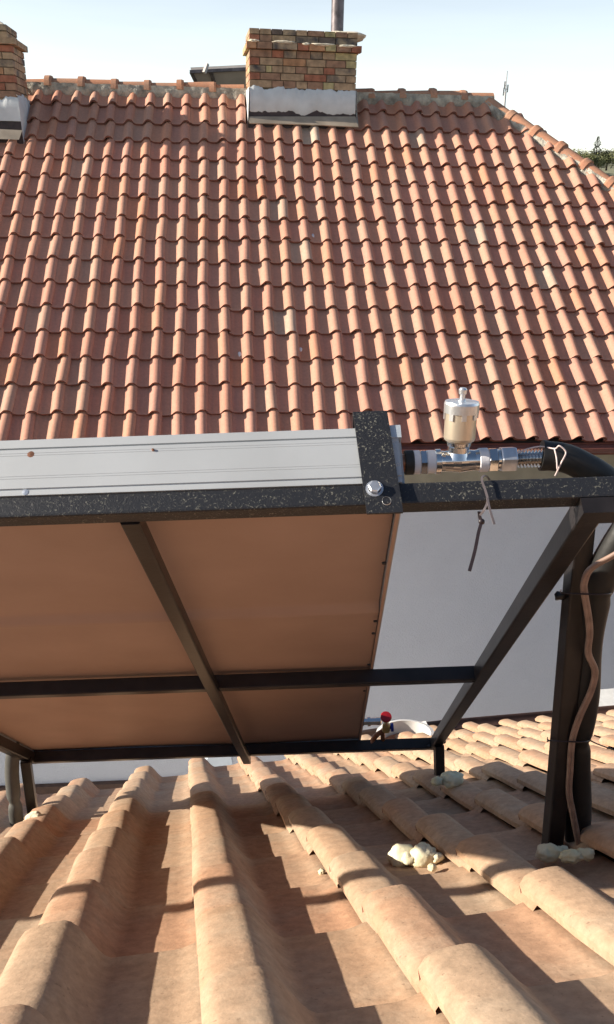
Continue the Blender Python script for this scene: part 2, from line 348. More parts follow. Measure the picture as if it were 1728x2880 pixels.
# ================================================================== SETTING
GZ = -9.2
mb = MB(); mb.add([(-3000, -300, GZ), (3000, -300, GZ), (3000, 4500, GZ), (-3000, 4500, GZ)], [(0, 1, 2, 3)])
mb.build('ground', M['ground'], kind='structure')
# hill far to the right
mb = MB(); nx, ny_ = 60, 14; vs = []
for j in range(ny_):
    for i in range(nx):
        x = -60 + i * 8.0; y = 125 + j * 14.0
        top = 7.5 + 14.3 * math.exp(-((x - 105) / 95) ** 2)
        z = GZ - .5 + top * (1 - math.exp(-j / 3.2)) * (0.35 + 0.65 * min(1, i / 12)) + 0.9 * noise.noise(V((x * .06, y * .06, 2)))
        if x < 10: z = GZ - .5 + (z - GZ + .5) * max(0, (x + 60) / 70)
        vs.append((x, y, z))
mb.add(vs, [(j * nx + i, j * nx + i + 1, (j + 1) * nx + i + 1, (j + 1) * nx + i) for j in range(ny_ - 1) for i in range(nx - 1)], True)
mb.build('hill', M['hill'], kind='structure')

# ================================================================== NEIGHBOURING HOUSE
wN = 0.225; uN, hN = axes(5.6); psiN = R_(37.3)
vN = hN * math.cos(psiN) + Z * math.sin(psiN); nN = uN.cross(vN)
LN = 1.5175 * wN
ON = V((-12.485, 32.7, -9.02)) * wN - nN * 0.035
def NP(c, r, e=0.0): return ON + uN * (c * wN) + vN * (r * LN) + nN * e
RIDGE = 15.0; CE = 24.1; HIPK = math.cos(psiN) * LN / wN      # columns of hip per row
def hipc(r): return CE + (RIDGE - r) * HIPK
house = empty('neighbouring_house', NP(8, -1) - Z * 6, 'neighbouring house with red clay tiled hip roof, two brick chimneys and pale grey rendered wall', 'house')
# roof body: front deck, far slope, hip end
mb = MB()
CL = -16.0
A0 = NP(CL, -1.05, -.03); A1 = NP(hipc(-1.05), -1.05, -.03); B0 = NP(CL, RIDGE, -.03); B1 = NP(CE, RIDGE, -.03)
run = (RIDGE + 1.05) * LN * math.cos(psiN); drop = (RIDGE + 1.05) * LN * math.sin(psiN)
C0 = B0 + hN * run - Z * drop; C1 = A1 + hN * 2 * run
mb.add([A0, A1, B1, B0, C0, C1], [(0, 1, 2, 3), (3, 2, 5, 4), (1, 5, 2)])
roofN = mb.build('roof', M['deck'], house)
# clad far slopes with one sheet of tile relief (not seen from the front)
mb = MB()
def slope_sheet(P0, du, dv, nu, nv, clipf=None):
    n_ = du.cross(dv).normalized()
    if n_.z < 0: n_ = -n_
    for r in range(nv):
        for c in range(nu):
            if clipf and not clipf(c, r): continue
            W = frameM(P0 + du * c + dv * r, du.normalized(), dv.normalized(), n_)
            geo_to_mb(mb, tile_geo(du.length, dv.length, .05, 7, .016, .014, 5), W, rnd.random())
vB = -hN * math.cos(psiN) + Z * math.sin(psiN)
slope_sheet(C0 + V((0, 0, .03)) , -uN * -wN, vB * LN, 1, 1)
mb.build('far_slope_tile', M['tileN'], roofN, kind='stuff', tint=True)
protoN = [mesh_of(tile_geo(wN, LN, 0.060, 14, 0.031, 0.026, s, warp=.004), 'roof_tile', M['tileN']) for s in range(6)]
# chimney footprints, used to leave tiles out below them
# centre chimney front-left and front-right corners on the roof
CHP = ON + nN * .11
fl = hit(703, 328, CHP, nN); fr_ = hit(1001, 333, CHP, nN)
def rc(P): D = P - ON; return D.dot(uN) / wN, D.dot(vN) / LN
cands = []
for r in range(-1, 15):
    for c in range(-14, 45):
        x0 = c - .74
        if x0 > hipc(r) + .2: continue
        P = NP(x0 + .5, r + .5); d = P.dot(fw); px = 864 + P.dot(RT) / d * FPX; py = 1440 - P.dot(UP) / d * FPX
        vis = -40 < px < 1768 and py < (1240 if px > 1100 else 1215)
        cands.append((0 if vis else 1, d, r, c, x0))
cands.sort(); singles = set((q[2], q[3]) for q in cands[:300] if q[0] == 0)
cc0, rr0 = rc(fl); cc1, _ = rc(fr_)
lch = hit(50, 367, CHP, nN); lc, lr = rc(lch)
hipdir = (NP(hipc(0), 0) - NP(hipc(10), 10)).normalized(); hipn = hipdir.cross(nN).normalized()
if hipn.dot(uN) < 0: hipn = -hipn
hipP = NP(CE, RIDGE)
mbS = MB(); mbV = MB()
for vis, d, r, c, x0 in cands:
    if x0 + .5 > cc0 + .1 and x0 + .5 < cc1 - .1 and r + .5 > rr0: continue
    if x0 + .5 < lc - .1 and x0 + .5 > lc - 3 and r + .5 > lr: continue
    rs = random.Random(r * 131 + c * 7)
    o = NP(x0, r + rs.uniform(-.03, .03) + .03 * math.sin(c * .7 + r), rs.uniform(-.002, .003))
    # slight sag and wander of the old battens
    o = o + nN * (0.012 * math.sin(c * .35 + 1) * math.sin(r * .4)) + uN * (.006 * math.sin(r * 1.3 + c * .4) + rs.uniform(-.008, .008))
    a = rs.uniform(-.032, .032); x_ = (uN * math.cos(a) + vN * math.sin(a)); y_ = (vN * math.cos(a) - uN * math.sin(a))
    W = frameM(o, x_, y_, nN)
    k = rs.randrange(6)
    straddle = x0 + 1.1 > hipc(r + 1.16) or r >= 14
    if (r, c) in singles and vis == 0:
        me = protoN[k]
        if straddle:
            Wi = W.inverted()
            pl = [(Wi @ hipP, Wi.to_3x3() @ hipn), (Wi @ NP(0, RIDGE - .02), Wi.to_3x3() @ vN)]
            me = clip_mesh(me, pl)
            if me is None: continue
        place(bpy.data.objects.new('roof_tile', me), roofN, W)
    else:
        if straddle and x0 + .5 > hipc(r + .6): continue
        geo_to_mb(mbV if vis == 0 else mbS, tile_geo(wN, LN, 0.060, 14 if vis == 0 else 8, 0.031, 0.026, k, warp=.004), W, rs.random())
if mbV.v: mbV.build('roof_tile_field', M['tileN'], roofN, kind='stuff', tint=True)
mbS.build('outer_roof_tile_field', M['tileN'], roofN, kind='stuff', tint=True)

# ridge and hip caps
def cap_mesh(seed, L=0.44, r=0.105):
    mb = MB(); rr = random.Random(seed)
    secs = [(0, 1.0), (L * .80, 0.90), (L * .80, 1.12), (L * .86, 1.2), (L, 1.17), (L, .95)]
    n = 9
    for (y0, s0), (y1, s1) in zip(secs[:-1], secs[1:]):
        vs = []
        for y, s in ((y0, s0), (y1, s1)):
            for i in range(n):
                q = math.pi * (i / (n - 1)) ; vs.append(V((math.cos(q) * r * s * 1.05, y, math.sin(q) * r * s)))
        mb.add(vs, [(i, i + 1, n + i + 1, n + i) for i in range(n - 1)], True)
    me = bpy.data.meshes.new('ridge_cap'); me.from_pydata(mb.v, [], mb.f); me.polygons.foreach_set('use_smooth', mb.sm); me.materials.append(M['cap'])
    return me
capm = [cap_mesh(s) for s in range(2)]
def put_cap(P, along, upv, k, name='ridge_tile', jit=.02):
    y_ = along.normalized(); x_ = y_.cross(upv).normalized(); z_ = x_.cross(y_)
    a = rnd.uniform(-jit, jit); y2 = (y_ + z_ * a).normalized(); z2 = x_.cross(y2)
    return place(bpy.data.objects.new(name, capm[k % 2]), roofN, frameM(P, x_, y2, z2))
ridge_up = Z
step = 0.405; t = 0.0; i = 0
P = NP(CE + .55, RIDGE) ; Lr = 0
while Lr < 6.2:
    q = P - uN * Lr; c_ = (q - ON).dot(uN) / wN
    if not (cc0 + .2 < c_ < cc1 + .2) and c_ > lc + .3 - .0:
        zz = .02 + .03 * math.exp(-((c_ - 2) / 5) ** 2) * 0 + .012 * math.sin(c_ * .9) + rnd.uniform(-.006, .008)
        put_cap(q + Z * zz, -uN, Z, i)
    Lr += step; i += 1
hd = (NP(hipc(-1), -1) - NP(CE, RIDGE)).normalized(); hup = (nN + (uN * math.sin(psiN) + Z * math.cos(psiN)) * 1.0).normalized()
Lr = .08
while Lr < 8.6:
    q = NP(CE, RIDGE) + hd * Lr; put_cap(q + hup * (.01 + rnd.uniform(-.005, .01)), hd, hup, i, 'hip_tile'); Lr += step; i += 1
# mortar bedding under ridge and hip
def mortar(P0, P1, down, nrm, n, seed, width, upw=.06):
    mb = MB(); vs = []; rows = 6
    for i in range(n + 1):
        t = i / n; P = P0.lerp(P1, t)
        wd = width * (.75 + .9 * abs(noise.noise(V((t * n * .22, seed, 0)))) + .25 * noise.noise(V((t * n * .8, seed, 5))))
        for j in range(rows):
            s = j / (rows - 1); e = upw * (1 - s) ** 1.5 + .062 * (1 - s ** 5) + .012 * noise.noise(V((t * n * .5, s * 4, seed)))
            if j == rows - 1: e = -.01
            vs.append(P + down * (wd * s + .05) + nrm * e)
    mb.add(vs, [(i * rows + j, i * rows + j + 1, (i + 1) * rows + j + 1, (i + 1) * rows + j) for i in range(n) for j in range(rows - 1)], True)
    return mb
mortar(NP(lc, RIDGE, .0), NP(cc0 + .1, RIDGE, .0), -vN, nN, 90, 1, .085).build('ridge_mortar', M['mortar'], roofN)
mortar(NP(cc1 - .1, RIDGE, .0), NP(CE + .5, RIDGE, .0), -vN, nN, 60, 2, .085).build('ridge_mortar', M['mortar'], roofN)
mortar(NP(CE + .2, RIDGE - .2, .0), NP(hipc(-.5), -.5, .0), -hipn, nN, 160, 3, .07, .03).build('hip_mortar', M['mortar'], roofN)

# ---- chimney
BR = 'tan olive red brown orange dark soot'.split()
def brick(parent, o, ax, size, mk, jit=.004):
    r_ = rnd.uniform; mb = MB()
    a, b, c = ax; e = .005
    mb.box(V(o) + a * e + c * e - b * r_(0, jit), ax, (size[0] - 2 * e, size[1], size[2] - 2 * e))
    return mb.build('brick', M['b_' + mk], parent)
def zat(x, y, O, n): return hit(x, y, O, n).z
uc, hc = axes(8.4)
chim = tag(bpy.data.objects.new('chimney', None), 'wide brick chimney on the ridge with whitewashed base and dark flue pipe'); chim['label'] = 'wide brick chimney with whitewashed base and dark flue pipe'
F0 = fl.copy(); place(chim, house, Matrix.Translation(F0))
Fx = hit(1002, 250, F0, hc); wid = (Fx - hit(702, 250, F0, hc)).dot(uc)
Fo = hit(702, 250, F0, hc); Fo.z = 0
s3 = 2.968
def yz(yy, xx=860): return hit(xx, 60 + yy / s3, F0, hc).z
dep = 0.66
ztop = yz(75); zst = yz(565); zbot = F0.z - .40
core = MB(); core.box(Fo + hc * .02 + uc * .02 + Z * zbot, (uc, hc, Z), (wid - .04, dep - .04, ztop - zbot - .05)); core.build('core', M['joint'], chim)
rows = [
 (72, 125, [300,385,480,572,680,772,915,1005,1105,1190], 'tan tan dark soot tan brown olive brown tan'),
 (125, 187, [300,385,485,678,865,1005,1190], 'red brown tan soot dark soot'),
 (187, 250, [275,360,487,690,783,917,1007,1132,1222], 'orange brown soot red orange olive brown red'),
 (250, 315, [300,485,582,685,800,900,1005,1190], 'brown red soot brown soot tan olive'),
 (315, 380, [300,385,575,765,930,1097,1190], 'red tan orange tan brown olive'),
 (380, 440, [300,435,485,575,680,775,912,1007,1190], 'soot olive tan tan brown tan red soot'),
 (440, 502, [300,388,557,752,938,1100,1190], 'red brown tan red soot tan'),
 (502, 567, [300,485,580,685,778,911,1003,1190], 'tan brown brown tan brown olive tan'),
]
kx = wid / 890.0
for (y0, y1, xs, cs) in rows:
    z1 = yz(y0); z0 = yz(y1); corn = y0 == 187
    for i, mk in enumerate(cs.split()):
        xa = (xs[i] - 300) * kx; xb = (xs[i + 1] - 300) * kx
        brick(chim, Fo + uc * xa + Z * z0 - (hc * .05 if corn else hc * 0), (uc, hc, Z), (xb - xa, .11, z1 - z0), mk)
    # side bricks, both sides
    for side in (0, 1):
        for j in range(3):
            ln = (dep - .11) / 3
            ex = .04 if corn else 0
            x_ = -ex if side == 0 else wid - .10 + ex
            brick(chim, Fo + uc * x_ + hc * (.11 + ln * j) + Z * z0, (uc, hc, Z), (.10, ln, z1 - z0), rnd.choice(['tan', 'orange', 'tan', 'brown', 'olive']))
for k, (xa, xb, y) in enumerate([(298, 382, 181), (478, 672, 181), (715, 800, 193), (800, 1003, 189), (1008, 1200, 194)]):
    mb = MB(); lump(mb, Fo + uc * ((xa + xb) / 2 - 300) * kx + Z * yz(y + 4) - hc * .02, (uc, hc, Z), ((xb - xa) / 2 * kx, .05, .018), k + 3, .35, 3, 2.2)
    mb.build('mortar_smear', M['cream'], chim)
# stucco skirt, slightly flared, ragged lower edge over a dark strip
mb = MB(); n = 60; vs = []
for i in range(n + 1):
    t = i / n
    top = zst + .05 * noise.noise(V((t * 9, 1, 0))) + .025 * noise.noise(V((t * 40, 2, 0))); bot = yz(765) + .05 * noise.noise(V((t * 7, 8, 0))) + .02 * noise.noise(V((t * 31, 8, 0)))
    x = (t * wid * 1.0)
    for zz, e in ((top, -.002), (top - .006, .007), ((top + bot) / 2, .009), (bot + .008, .011), (bot, .002)): vs.append(Fo + uc * x - hc * e + Z * zz)
mb.add(vs, [(i * 5 + j + 1, i * 5 + j, (i + 1) * 5 + j, (i + 1) * 5 + j + 1) for i in range(n) for j in range(4)], True)
for side in (0, 1):
    for (za, zb, ea, eb) in ((zst, yz(660), .008, .012), (yz(660), zbot, .012, .035)):
        s_ = -1 if side == 0 else 1; x0_ = 0 if side == 0 else wid
        p = [Fo + uc * (x0_ + s_ * ea) - hc * .025 + Z * za, Fo + uc * (x0_ + s_ * ea) + hc * dep + Z * za, Fo + uc * (x0_ + s_ * eb) + hc * dep + Z * zb, Fo + uc * (x0_ + s_ * eb) - hc * .03 + Z * zb]
        mb.add(p, [(0, 1, 2, 3) if s_ < 0 else (3, 2, 1, 0)])
mb.build('plaster_skirt', M['stucco'], chim)
mb = MB(); mb.box(Fo + uc * -.015 - hc * .004 + Z * zbot, (uc, hc, Z), (wid + .03, .02, yz(730) - zbot)); mb.build('bitumen_strip', M['bitumen'], chim)
# apron flashing over the tiles, bowed
mb = MB(); n = 24; vs = []
for i in range(n + 1):
    t = i / n; bow = .035 * math.sin(math.pi * min(1, t * 1.0)) * (1 - .5 * t)
    b0 = fl.lerp(fr_, t); b0 = b0 + uc * (t - .5) * .05
    base = b0 - vN * .0; base = Fo + uc * (t * wid) ; base.z = yz(795, 703 + t * 298)
    l0 = hit(701 + t * 308, 346 + 11 * t - 2 * math.sin(math.pi * t), ON + nN * .088, nN)
    vs += [base - hc * .02, l0, l0 - nN * .012]
mb.add(vs, [(i * 3 + j + 1, i * 3 + j, (i + 1) * 3 + j, (i + 1) * 3 + j + 1) for i in range(n) for j in range(2)], False)
mb.build('flashing', M['flash'], chim)
mb = MB()
for (x_, s_) in ((wid, 1), (0, -1)):
    q = Fo + uc * (x_ + s_ * .004); q.z = yz(800, 703 if s_ < 0 else 1001)
    l0 = hit(1009 if s_ > 0 else 701, 357 if s_ > 0 else 346, ON + nN * .09, nN)
    up_ = q + hc * .45 + Z * .28
    mb.add([q, l0, l0 + uc * s_ * .02 + vN * .5 , up_], [(0, 1, 2, 3)])
mb.build('side_flashing', M['flash'], chim)
# top slab, mortar heap and flue
mb = MB(); mb.box(Fo + uc * .03 + hc * .03 + Z * (ztop - .06), (uc, hc, Z), (wid - .06, dep - .06, .05)); mb.build('top_slab', M['joint'], chim)
pf = hit(949, 70, F0 + hc * .36, hc)
mb = MB(); lump(mb, V((pf.x, pf.y, ztop)) + uc * .1, (uc, hc, Z), (.26, .2, .06), 3, .25); mb.build('mortar_heap', M['cream'], chim)
mb = MB(); fx = V((pf.x, pf.y, ztop - .05)); mb.tube([fx, fx + Z * .5, fx + Z * 1.4], .078, 18); mb.lathe(fx + Z * .55, Z, [(0, .078), (0, .084), (.03, .084), (.03, .078)]); mb.build('flue_pipe', M['flue'], chim)

# ---- left chimney
ch2 = bpy.data.objects.new('chimney', None); ch2['label'] = 'narrower brick chimney with pyramid mortar cap'
G0 = hit(47, 366, CHP, nN); place(ch2, house, Matrix.Translation(G0))
ul, hl = axes(5.6)
Go = hit(46, 250, G0, hl); Go.z = 0; w2 = .56; d2 = .62
s1 = 1.7176
def yl(y): return hit(30, y / s1, G0, hl).z
z2b = G0.z - .40; zc = yl(182)
mb = MB(); mb.box(Go - ul * (w2 - .02) + hl * .02 + Z * z2b, (ul, hl, Z), (w2 - .04, d2 - .04, zc - z2b - .03)); mb.build('core', M['joint'], ch2)
yrows = [182, 217, 252, 287, 325, 362, 400, 438, 475, 512]
pal = ['tan', 'brown', 'tan', 'red', 'soot', 'tan', 'orange', 'brown']
for k in range(len(yrows) - 1):
    z1, z0 = yl(yrows[k]), yl(yrows[k + 1]); corn = k == 0; ex = .05 if corn else 0
    xs = [0, .20, .32, .44, w2] if k % 2 else [0, .12, .30, .42, w2]
    if corn: xs = [-ex, .16, .36, w2 + ex]
    for i in range(len(xs) - 1):
        brick(ch2, Go - ul * xs[i + 1] - hl * ex + Z * z0, (ul, hl, Z), (xs[i + 1] - xs[i], .11, z1 - z0), 'red' if (k, i) in ((3, 1), (5, 0), (2, 2)) else rnd.choice(pal))
    for sd in (0, 1):
        for j in range(3):
            ln = (d2 - .11) / 3
            brick(ch2, Go - ul * (.10 - ex if sd == 0 else w2 + ex) + hl * (.11 + ln * j) + Z * z0, (ul, hl, Z), (.10, ln, z1 - z0), rnd.choice(['brown', 'tan', 'soot', 'tan']))
# brick neck above the cornice and pyramid cap
zn = yl(112); mb = MB(); ins = .05
z_t = yl(66)
b4 = [Go - ul * ins + hl * ins, Go - ul * (w2 - ins) + hl * ins, Go - ul * (w2 - ins) + hl * (d2 - ins), Go - ul * ins + hl * (d2 - ins)]
for k in range(2):
    za = zc + (zn - zc) * k / 2; zb = zc + (zn - zc) * (k + 1) / 2
    for i in range(3):
        ww = (w2 - 2 * ins) / 3
        brick(ch2, Go - ul * (ins + ww * (i + 1)) + hl * ins + Z * za, (ul, hl, Z), (ww, .11, zb - za), ['tan', 'soot', 'brown'][(i + k) % 3])
    for j in range(3):
        ww = (d2 - 2 * ins - .11) / 3
        brick(ch2, Go - ul * (ins + .1) + hl * (ins + .11 + ww * j) + Z * za, (ul, hl, Z), (.10, ww, zb - za), ['brown', 'tan', 'soot'][(j + k) % 3])
    mb.box(Go - ul * (w2 - ins) + hl * (ins + .11) + Z * za, (ul, hl, Z), (w2 - 2 * ins - .1, d2 - 2 * ins - .12, zb - za))
mb.build('neck_core', M['joint'], ch2)
mb = MB(); ap = Go - ul * w2 / 2 + hl * d2 / 2; n = 12
rings = []
for q in range(5):
    t = q / 4; rr = []
    for i in range(4 * 6):
        s_ = i // 6; f_ = (i % 6) / 6; a = b4[s_].lerp(b4[(s_ + 1) % 4], f_); p = a.lerp(ap, min(.88, t ** .8 * .88)); p.z = zn - .02 + (z_t - zn + .03) * t ** .9
        p += V((noise.noise(p * 9), noise.noise(p * 9 + V((5, 0, 0))), noise.noise(p * 8 + V((0, 7, 0))))) * .025; rr.append(p)
    rings.append(rr)
vs = [p for r_ in rings for p in r_]; mm = 24
mb.add(vs, [(q * mm + i, q * mm + (i + 1) % mm, (q + 1) * mm + (i + 1) % mm, (q + 1) * mm + i) for q in range(4) for i in range(mm)] + [tuple(range(4 * mm, 5 * mm))], True)
mb.build('pyramid_cap', M['cream'], ch2)
for (x_, sgn) in ((0, 1), (w2, -1)):
    pass
mb = MB(); n = 24; vs = []
for i in range(n + 1):
    t = i / n; top = yl(470) + .07 * noise.noise(V((t * 4, 3, 0))) + .03 * noise.noise(V((t * 14, 3, 2))); bot = yl(585)
    for zz, e in ((top, -.002), (top - .006, .007), ((top + bot) / 2, .009), (bot, .012)): vs.append(Go - ul * (t * (w2 + .02) - .02) - hl * e + Z * zz)
mb.add(vs, [(i * 4 + j, i * 4 + j + 1, (i + 1) * 4 + j + 1, (i + 1) * 4 + j) for i in range(n) for j in range(3)], True)
vs = []
for i in range(n + 1):
    t = i / n; top = yl(455) + .09 * noise.noise(V((t * 5, 6, 0))); 
    for zz, e in ((top, -.002), (top - .015, .014), (yl(560), .02), (z2b, .035)): vs.append(Go + ul * e - hl * .02 + hl * t * d2 + Z * zz)
mb.add(vs, [(i * 4 + j + 1, i * 4 + j, (i + 1) * 4 + j, (i + 1) * 4 + j + 1) for i in range(n) for j in range(3)], True)
mb.build('plaster_skirt', M['stucco'], ch2)
mb = MB(); mb.box(Go - ul * (w2 + .01) - hl * .004 + Z * z2b, (ul, hl, Z), (w2 + .03, .02, yl(588) - z2b)); mb.build('bitumen_strip', M['bitumen'], ch2)
q0 = Go + ul * .03 - hl * .03; q0.z = yl(628); q1 = Go - ul * (w2 + .04) - hl * .03; q1.z = yl(622)
l0 = hit(54, 393, ON + nN * .088, nN); l1 = l0 - ul * (w2 + .1) + nN * .01
mb = MB(); mb.add([q0, l0, l1, q1], [(0, 1, 2, 3)]); mb.build('flashing', M['flash'], ch2)

# ---- eaves, wall of the neighbouring house
e0 = NP(CL, -1.05, 0.0); e1 = NP(hipc(-1.05) + .3, -1.05, 0.0); dz = Z
mb = MB(); ln = (e1 - e0).length
mb.box(e0 + hN * .02 - Z * .125, (uN, hN, Z), (ln, .02, .125)); mb.build('fascia_board', M['fascia'], house)
mb = MB()
gp = [(.065 * math.cos(R_(a)), .065 * math.sin(R_(a))) for a in range(180, 361, 20)] 
gp = gp + [(x * .93, y * .93) for x, y in gp[::-1]]
mb.sweep([e0 - hN * .045 - Z * .015, e1 - hN * .045 - Z * .015], gp, upv=Z); mb.build('gutter', M['fascia'], house)
WB = e0 + hN * .32 - Z * .06
mb = MB(); mb.box(WB + Z * (GZ - WB.z) + uN * .5, (uN, hN, Z), (ln - 1.6, .3, WB.z - GZ)); wallN = mb.build('wall', M['wall'], house)
mb = MB(); mb.box(WB - hN * .03 - Z * .56 + uN * .5, (uN, hN, Z), (ln - 1.6, .028, .5)); mb.build('eaves_band', M['band'], house)
mb = MB(); mb.box(WB - hN * .06 - Z * .10 + uN * .5, (uN, hN, Z), (ln - 1.6, .028, .035)); mb.build('eaves_moulding', M['stucco'], house)
mb = MB(); mb.box(e0 + hN * .045 - Z * .10, (uN, hN, Z), (ln, .28, .012)); mb.build('soffit', M['band'], house)
# end walls / back wall
mb = MB(); bk = run * 2 - .7
mb.box(WB + Z * (GZ - WB.z) + uN * (ln - 1.5), (uN, hN, Z), (.3, bk, WB.z - GZ)); mb.box(WB + Z * (GZ - WB.z) + uN * .5 + hN * (bk - .3), (uN, hN, Z), (ln - 1.6, .3, WB.z - GZ)); mb.build('rear_wall', M['wall'], house)
# plinth seen above the near tiles on the left
pz = hit(300, 2196, WB, hN).z
mb = MB(); mb.box(WB - hN * .06 + Z * (GZ - WB.z) + uN * .5, (uN, hN, Z), (ln - 1.6, .058, pz - GZ)); mb.build('plinth', M['wood'], house)

# ================================================================== NEAR ROOF (under the collector)
wF = 0.25; yawF = 9.75; psiF = R_(34.2); uF, hF = axes(yawF)
OF = V((-1.77, 10.35, -8.95)) * wF; LF = 1.21 * wF
vF = -hF * math.cos(psiF) + Z * math.sin(psiF); nF = hF * math.sin(psiF) + Z * math.cos(psiF)
OF = OF - nF * .012
def FP(c, r, e=0.0): return OF + uF * (c * wF) + vF * (r * LF) + nF * e
def eave_row(c): return max(-7.0, min(-1.0, -2.4 - .62 * c)) if c < 7 else -6.5
near = empty('near_house', FP(0, 0) - Z * 5, 'house whose sunlit clay tiled roof fills the foreground below the solar collector', 'house')
cL, cR, rT = -12, 26, 12
mb = MB(); P_ = []
cs_ = list(range(cL, cR + 1))
topv = [FP(c, rT + 1, -.03) for c in cs_]; lowv = [FP(c, eave_row(c) + .1, -.03) for c in cs_]
mb.add(topv + lowv, [(i, i + 1, len(cs_) + i + 1, len(cs_) + i) for i in range(len(cs_) - 1)])
roofF = mb.build('roof', M['deck'], near)
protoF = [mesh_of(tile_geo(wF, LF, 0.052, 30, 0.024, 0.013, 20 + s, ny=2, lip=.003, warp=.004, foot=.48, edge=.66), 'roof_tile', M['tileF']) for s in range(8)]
cands = []
for c in range(cL, cR):
    for r in range(-8, rT + 1):
        if r < math.floor(eave_row(c + .5) + .5): continue
        P = FP(c + .5, r + .5); d = P.dot(fw); px = py = 9e9
        if d > .05: px = 864 + P.dot(RT) / d * FPX; py = 1440 - P.dot(UP) / d * FPX
        rad = 2300 * .2 / max(d, .1)
        vis = -rad < px < 1728 + rad and 2050 < py < 2880 + rad
        cands.append((0 if vis else 1, P.length, r, c))
cands.sort(); mbS = MB()
for idx, (vis, d, r, c) in enumerate(cands):
    rs = random.Random(r * 517 + c * 13 + 5)
    o = FP(c + 1, r + rs.uniform(-.02, .02), rs.uniform(-.002, .003)) + uF * rs.uniform(-.004, .004)
    a = rs.uniform(-.014, .014); b = rs.uniform(-.008, .008)
    x_ = (-uF * math.cos(a) + vF * math.sin(a) + nF * b).normalized(); y_ = (vF * math.cos(a) + uF * math.sin(a)); y_ = (y_ - x_ * y_.dot(x_)).normalized(); z_ = x_.cross(y_)
    W = frameM(o, x_, y_, z_)
    if vis == 0 and idx < 300: place(bpy.data.objects.new('roof_tile', rs.choice(protoF)), roofF, W)
    else: geo_to_mb(mbS, tile_geo(wF, LF, 0.052, 14, 0.024, 0.013, rs.randrange(6), warp=.004, foot=.48, edge=.66), W, rs.random())
mbS.build('outer_roof_tile_field', M['tileF'], roofF, kind='stuff', tint=True)
# gutter along the lower edge
mb = MB(); gpts = [FP(c, eave_row(c) - .25, -.05) for c in (-12, -8, -4, -2, 0, 2)] + [FP(c, eave_row(c) - .45, .06) for c in (4.5, 5.5, 7, 12, 26)]
gp = [(.06 * math.cos(R_(a)), .06 * math.sin(R_(a))) for a in range(180, 361, 20)]; gp = gp + [(x * .92, y * .92) for x, y in gp[::-1]]
mb.sweep(gpts, gp, upv=Z); mb.build('gutter', M['wood'], near)
mb = MB(); low = [FP(c, eave_row(c) + 1.2, -.06) for c in cs_]
vs = [p for p in low] + [V((p.x, p.y, GZ)) for p in low]; m_ = len(low)
mb.add(vs, [(i + 1, i, m_ + i, m_ + i + 1) for i in range(m_ - 1)]); mb.build('wall', M['wall'], near)
# narrow yard between the houses
mb = MB(); y0_ = GZ + .004; mb.add([tuple(V((-9, 0, y0_))), (12, 0, y0_), (12, 9, y0_), (-9, 9, y0_)], [(0, 1, 2, 3)]); mb.build('yard_pavement', M['conc'], kind='structure')

# ================================================================== SOLAR COLLECTOR AND ITS STEEL FRAME
E1 = dirc(1, .035, 0); E2 = dirc(.031, -.4757, 1); E3 = E1.cross(E2).normalized()
if E3.z < 0: E3 = -E3
F00 = at(864, 2086, 2.75)
def FF(u, s, e=0.0): return F00 + E1 * u - E2 * s + E3 * e      # u right, s up the slope towards the viewer, e above the back sheet
TB = .030
frame = empty('collector_frame', FF(-.2, 0, -.4), 'black painted steel tube frame with speckled top rail holding the solar collector', 'metal frame')
def bar(name, P0, P1, w_, h_, upv, m, parent=frame, r=.003, label=None):
    mb = MB(); mb.sweep([P0, P1], sqprof(w_, h_, r), upv=upv, smooth=False); return mb.build(name, m, parent, label=label)
ST = 1.873
bar('top_rail', FF(-2.6, ST - TB / 2, -TB / 2), FF(.80, ST - TB / 2, -TB / 2), TB, TB, E3, M['speck'], label='speckled black top rail')
bar('middle_rail', FF(-.925, .92, -.018), FF(.43, .92, -.018), .03, .034, E3, M['black'])
bar('bottom_rail', FF(-.935, -.017, -.018), FF(.44, -.017, -.018), .034, .036, E3, M['black'])
bar('slanted_beam', FF(.446 - .016, -.03, -.020), FF(.446 - .016, ST - TB - .002, -.020), .032, .034, E3, M['black'])
bar('slanted_beam', FF(-.93, -.03, -.020), FF(-.93, ST - TB - .002, -.020), .032, .034, E3, M['black'])
bar('centre_strut', FF(-.205, -.035, -.049), FF(-.182, ST - TB - .001, -.020), .026, .024, E3, M['black'])
# posts
pr0 = hit(1556, 2396, OF + nF * .02, nF); topP = FF(.494, 1.54, .0)
pr1 = V((pr0.x, pr0.y, pr0.z)) ; up_h = topP.z - pr0.z
bar('tall_post', pr0 - Z * .05, topP + (topP - pr0).normalized() * .11, .032, .034, uF, M['black'])
sp = FF(.432, .065, -.036); base = hit(1240, 2212, OF + nF * .03, nF)
bar('short_post', sp, V((sp.x * .0 + base.x, base.y, base.z)) - Z * .03 if abs(base.x - sp.x) < .06 and abs(base.y - sp.y) < .12 else sp - Z * .28, .03, .03, uF, M['black'])
spl = FF(-.925, .05, -.036)
bar('short_post', spl, spl - Z * .34, .032, .032, uF, M['black'])
# gusset under the rail at the right
mb = MB(); g0 = FF(.36, ST - TB - .06, -.036)
mb.box(FF(.402, ST - .001, -.052), (E1, E2, E3), (.05, .034, .0215)); mb.build('gusset_plate', M['black'], frame)
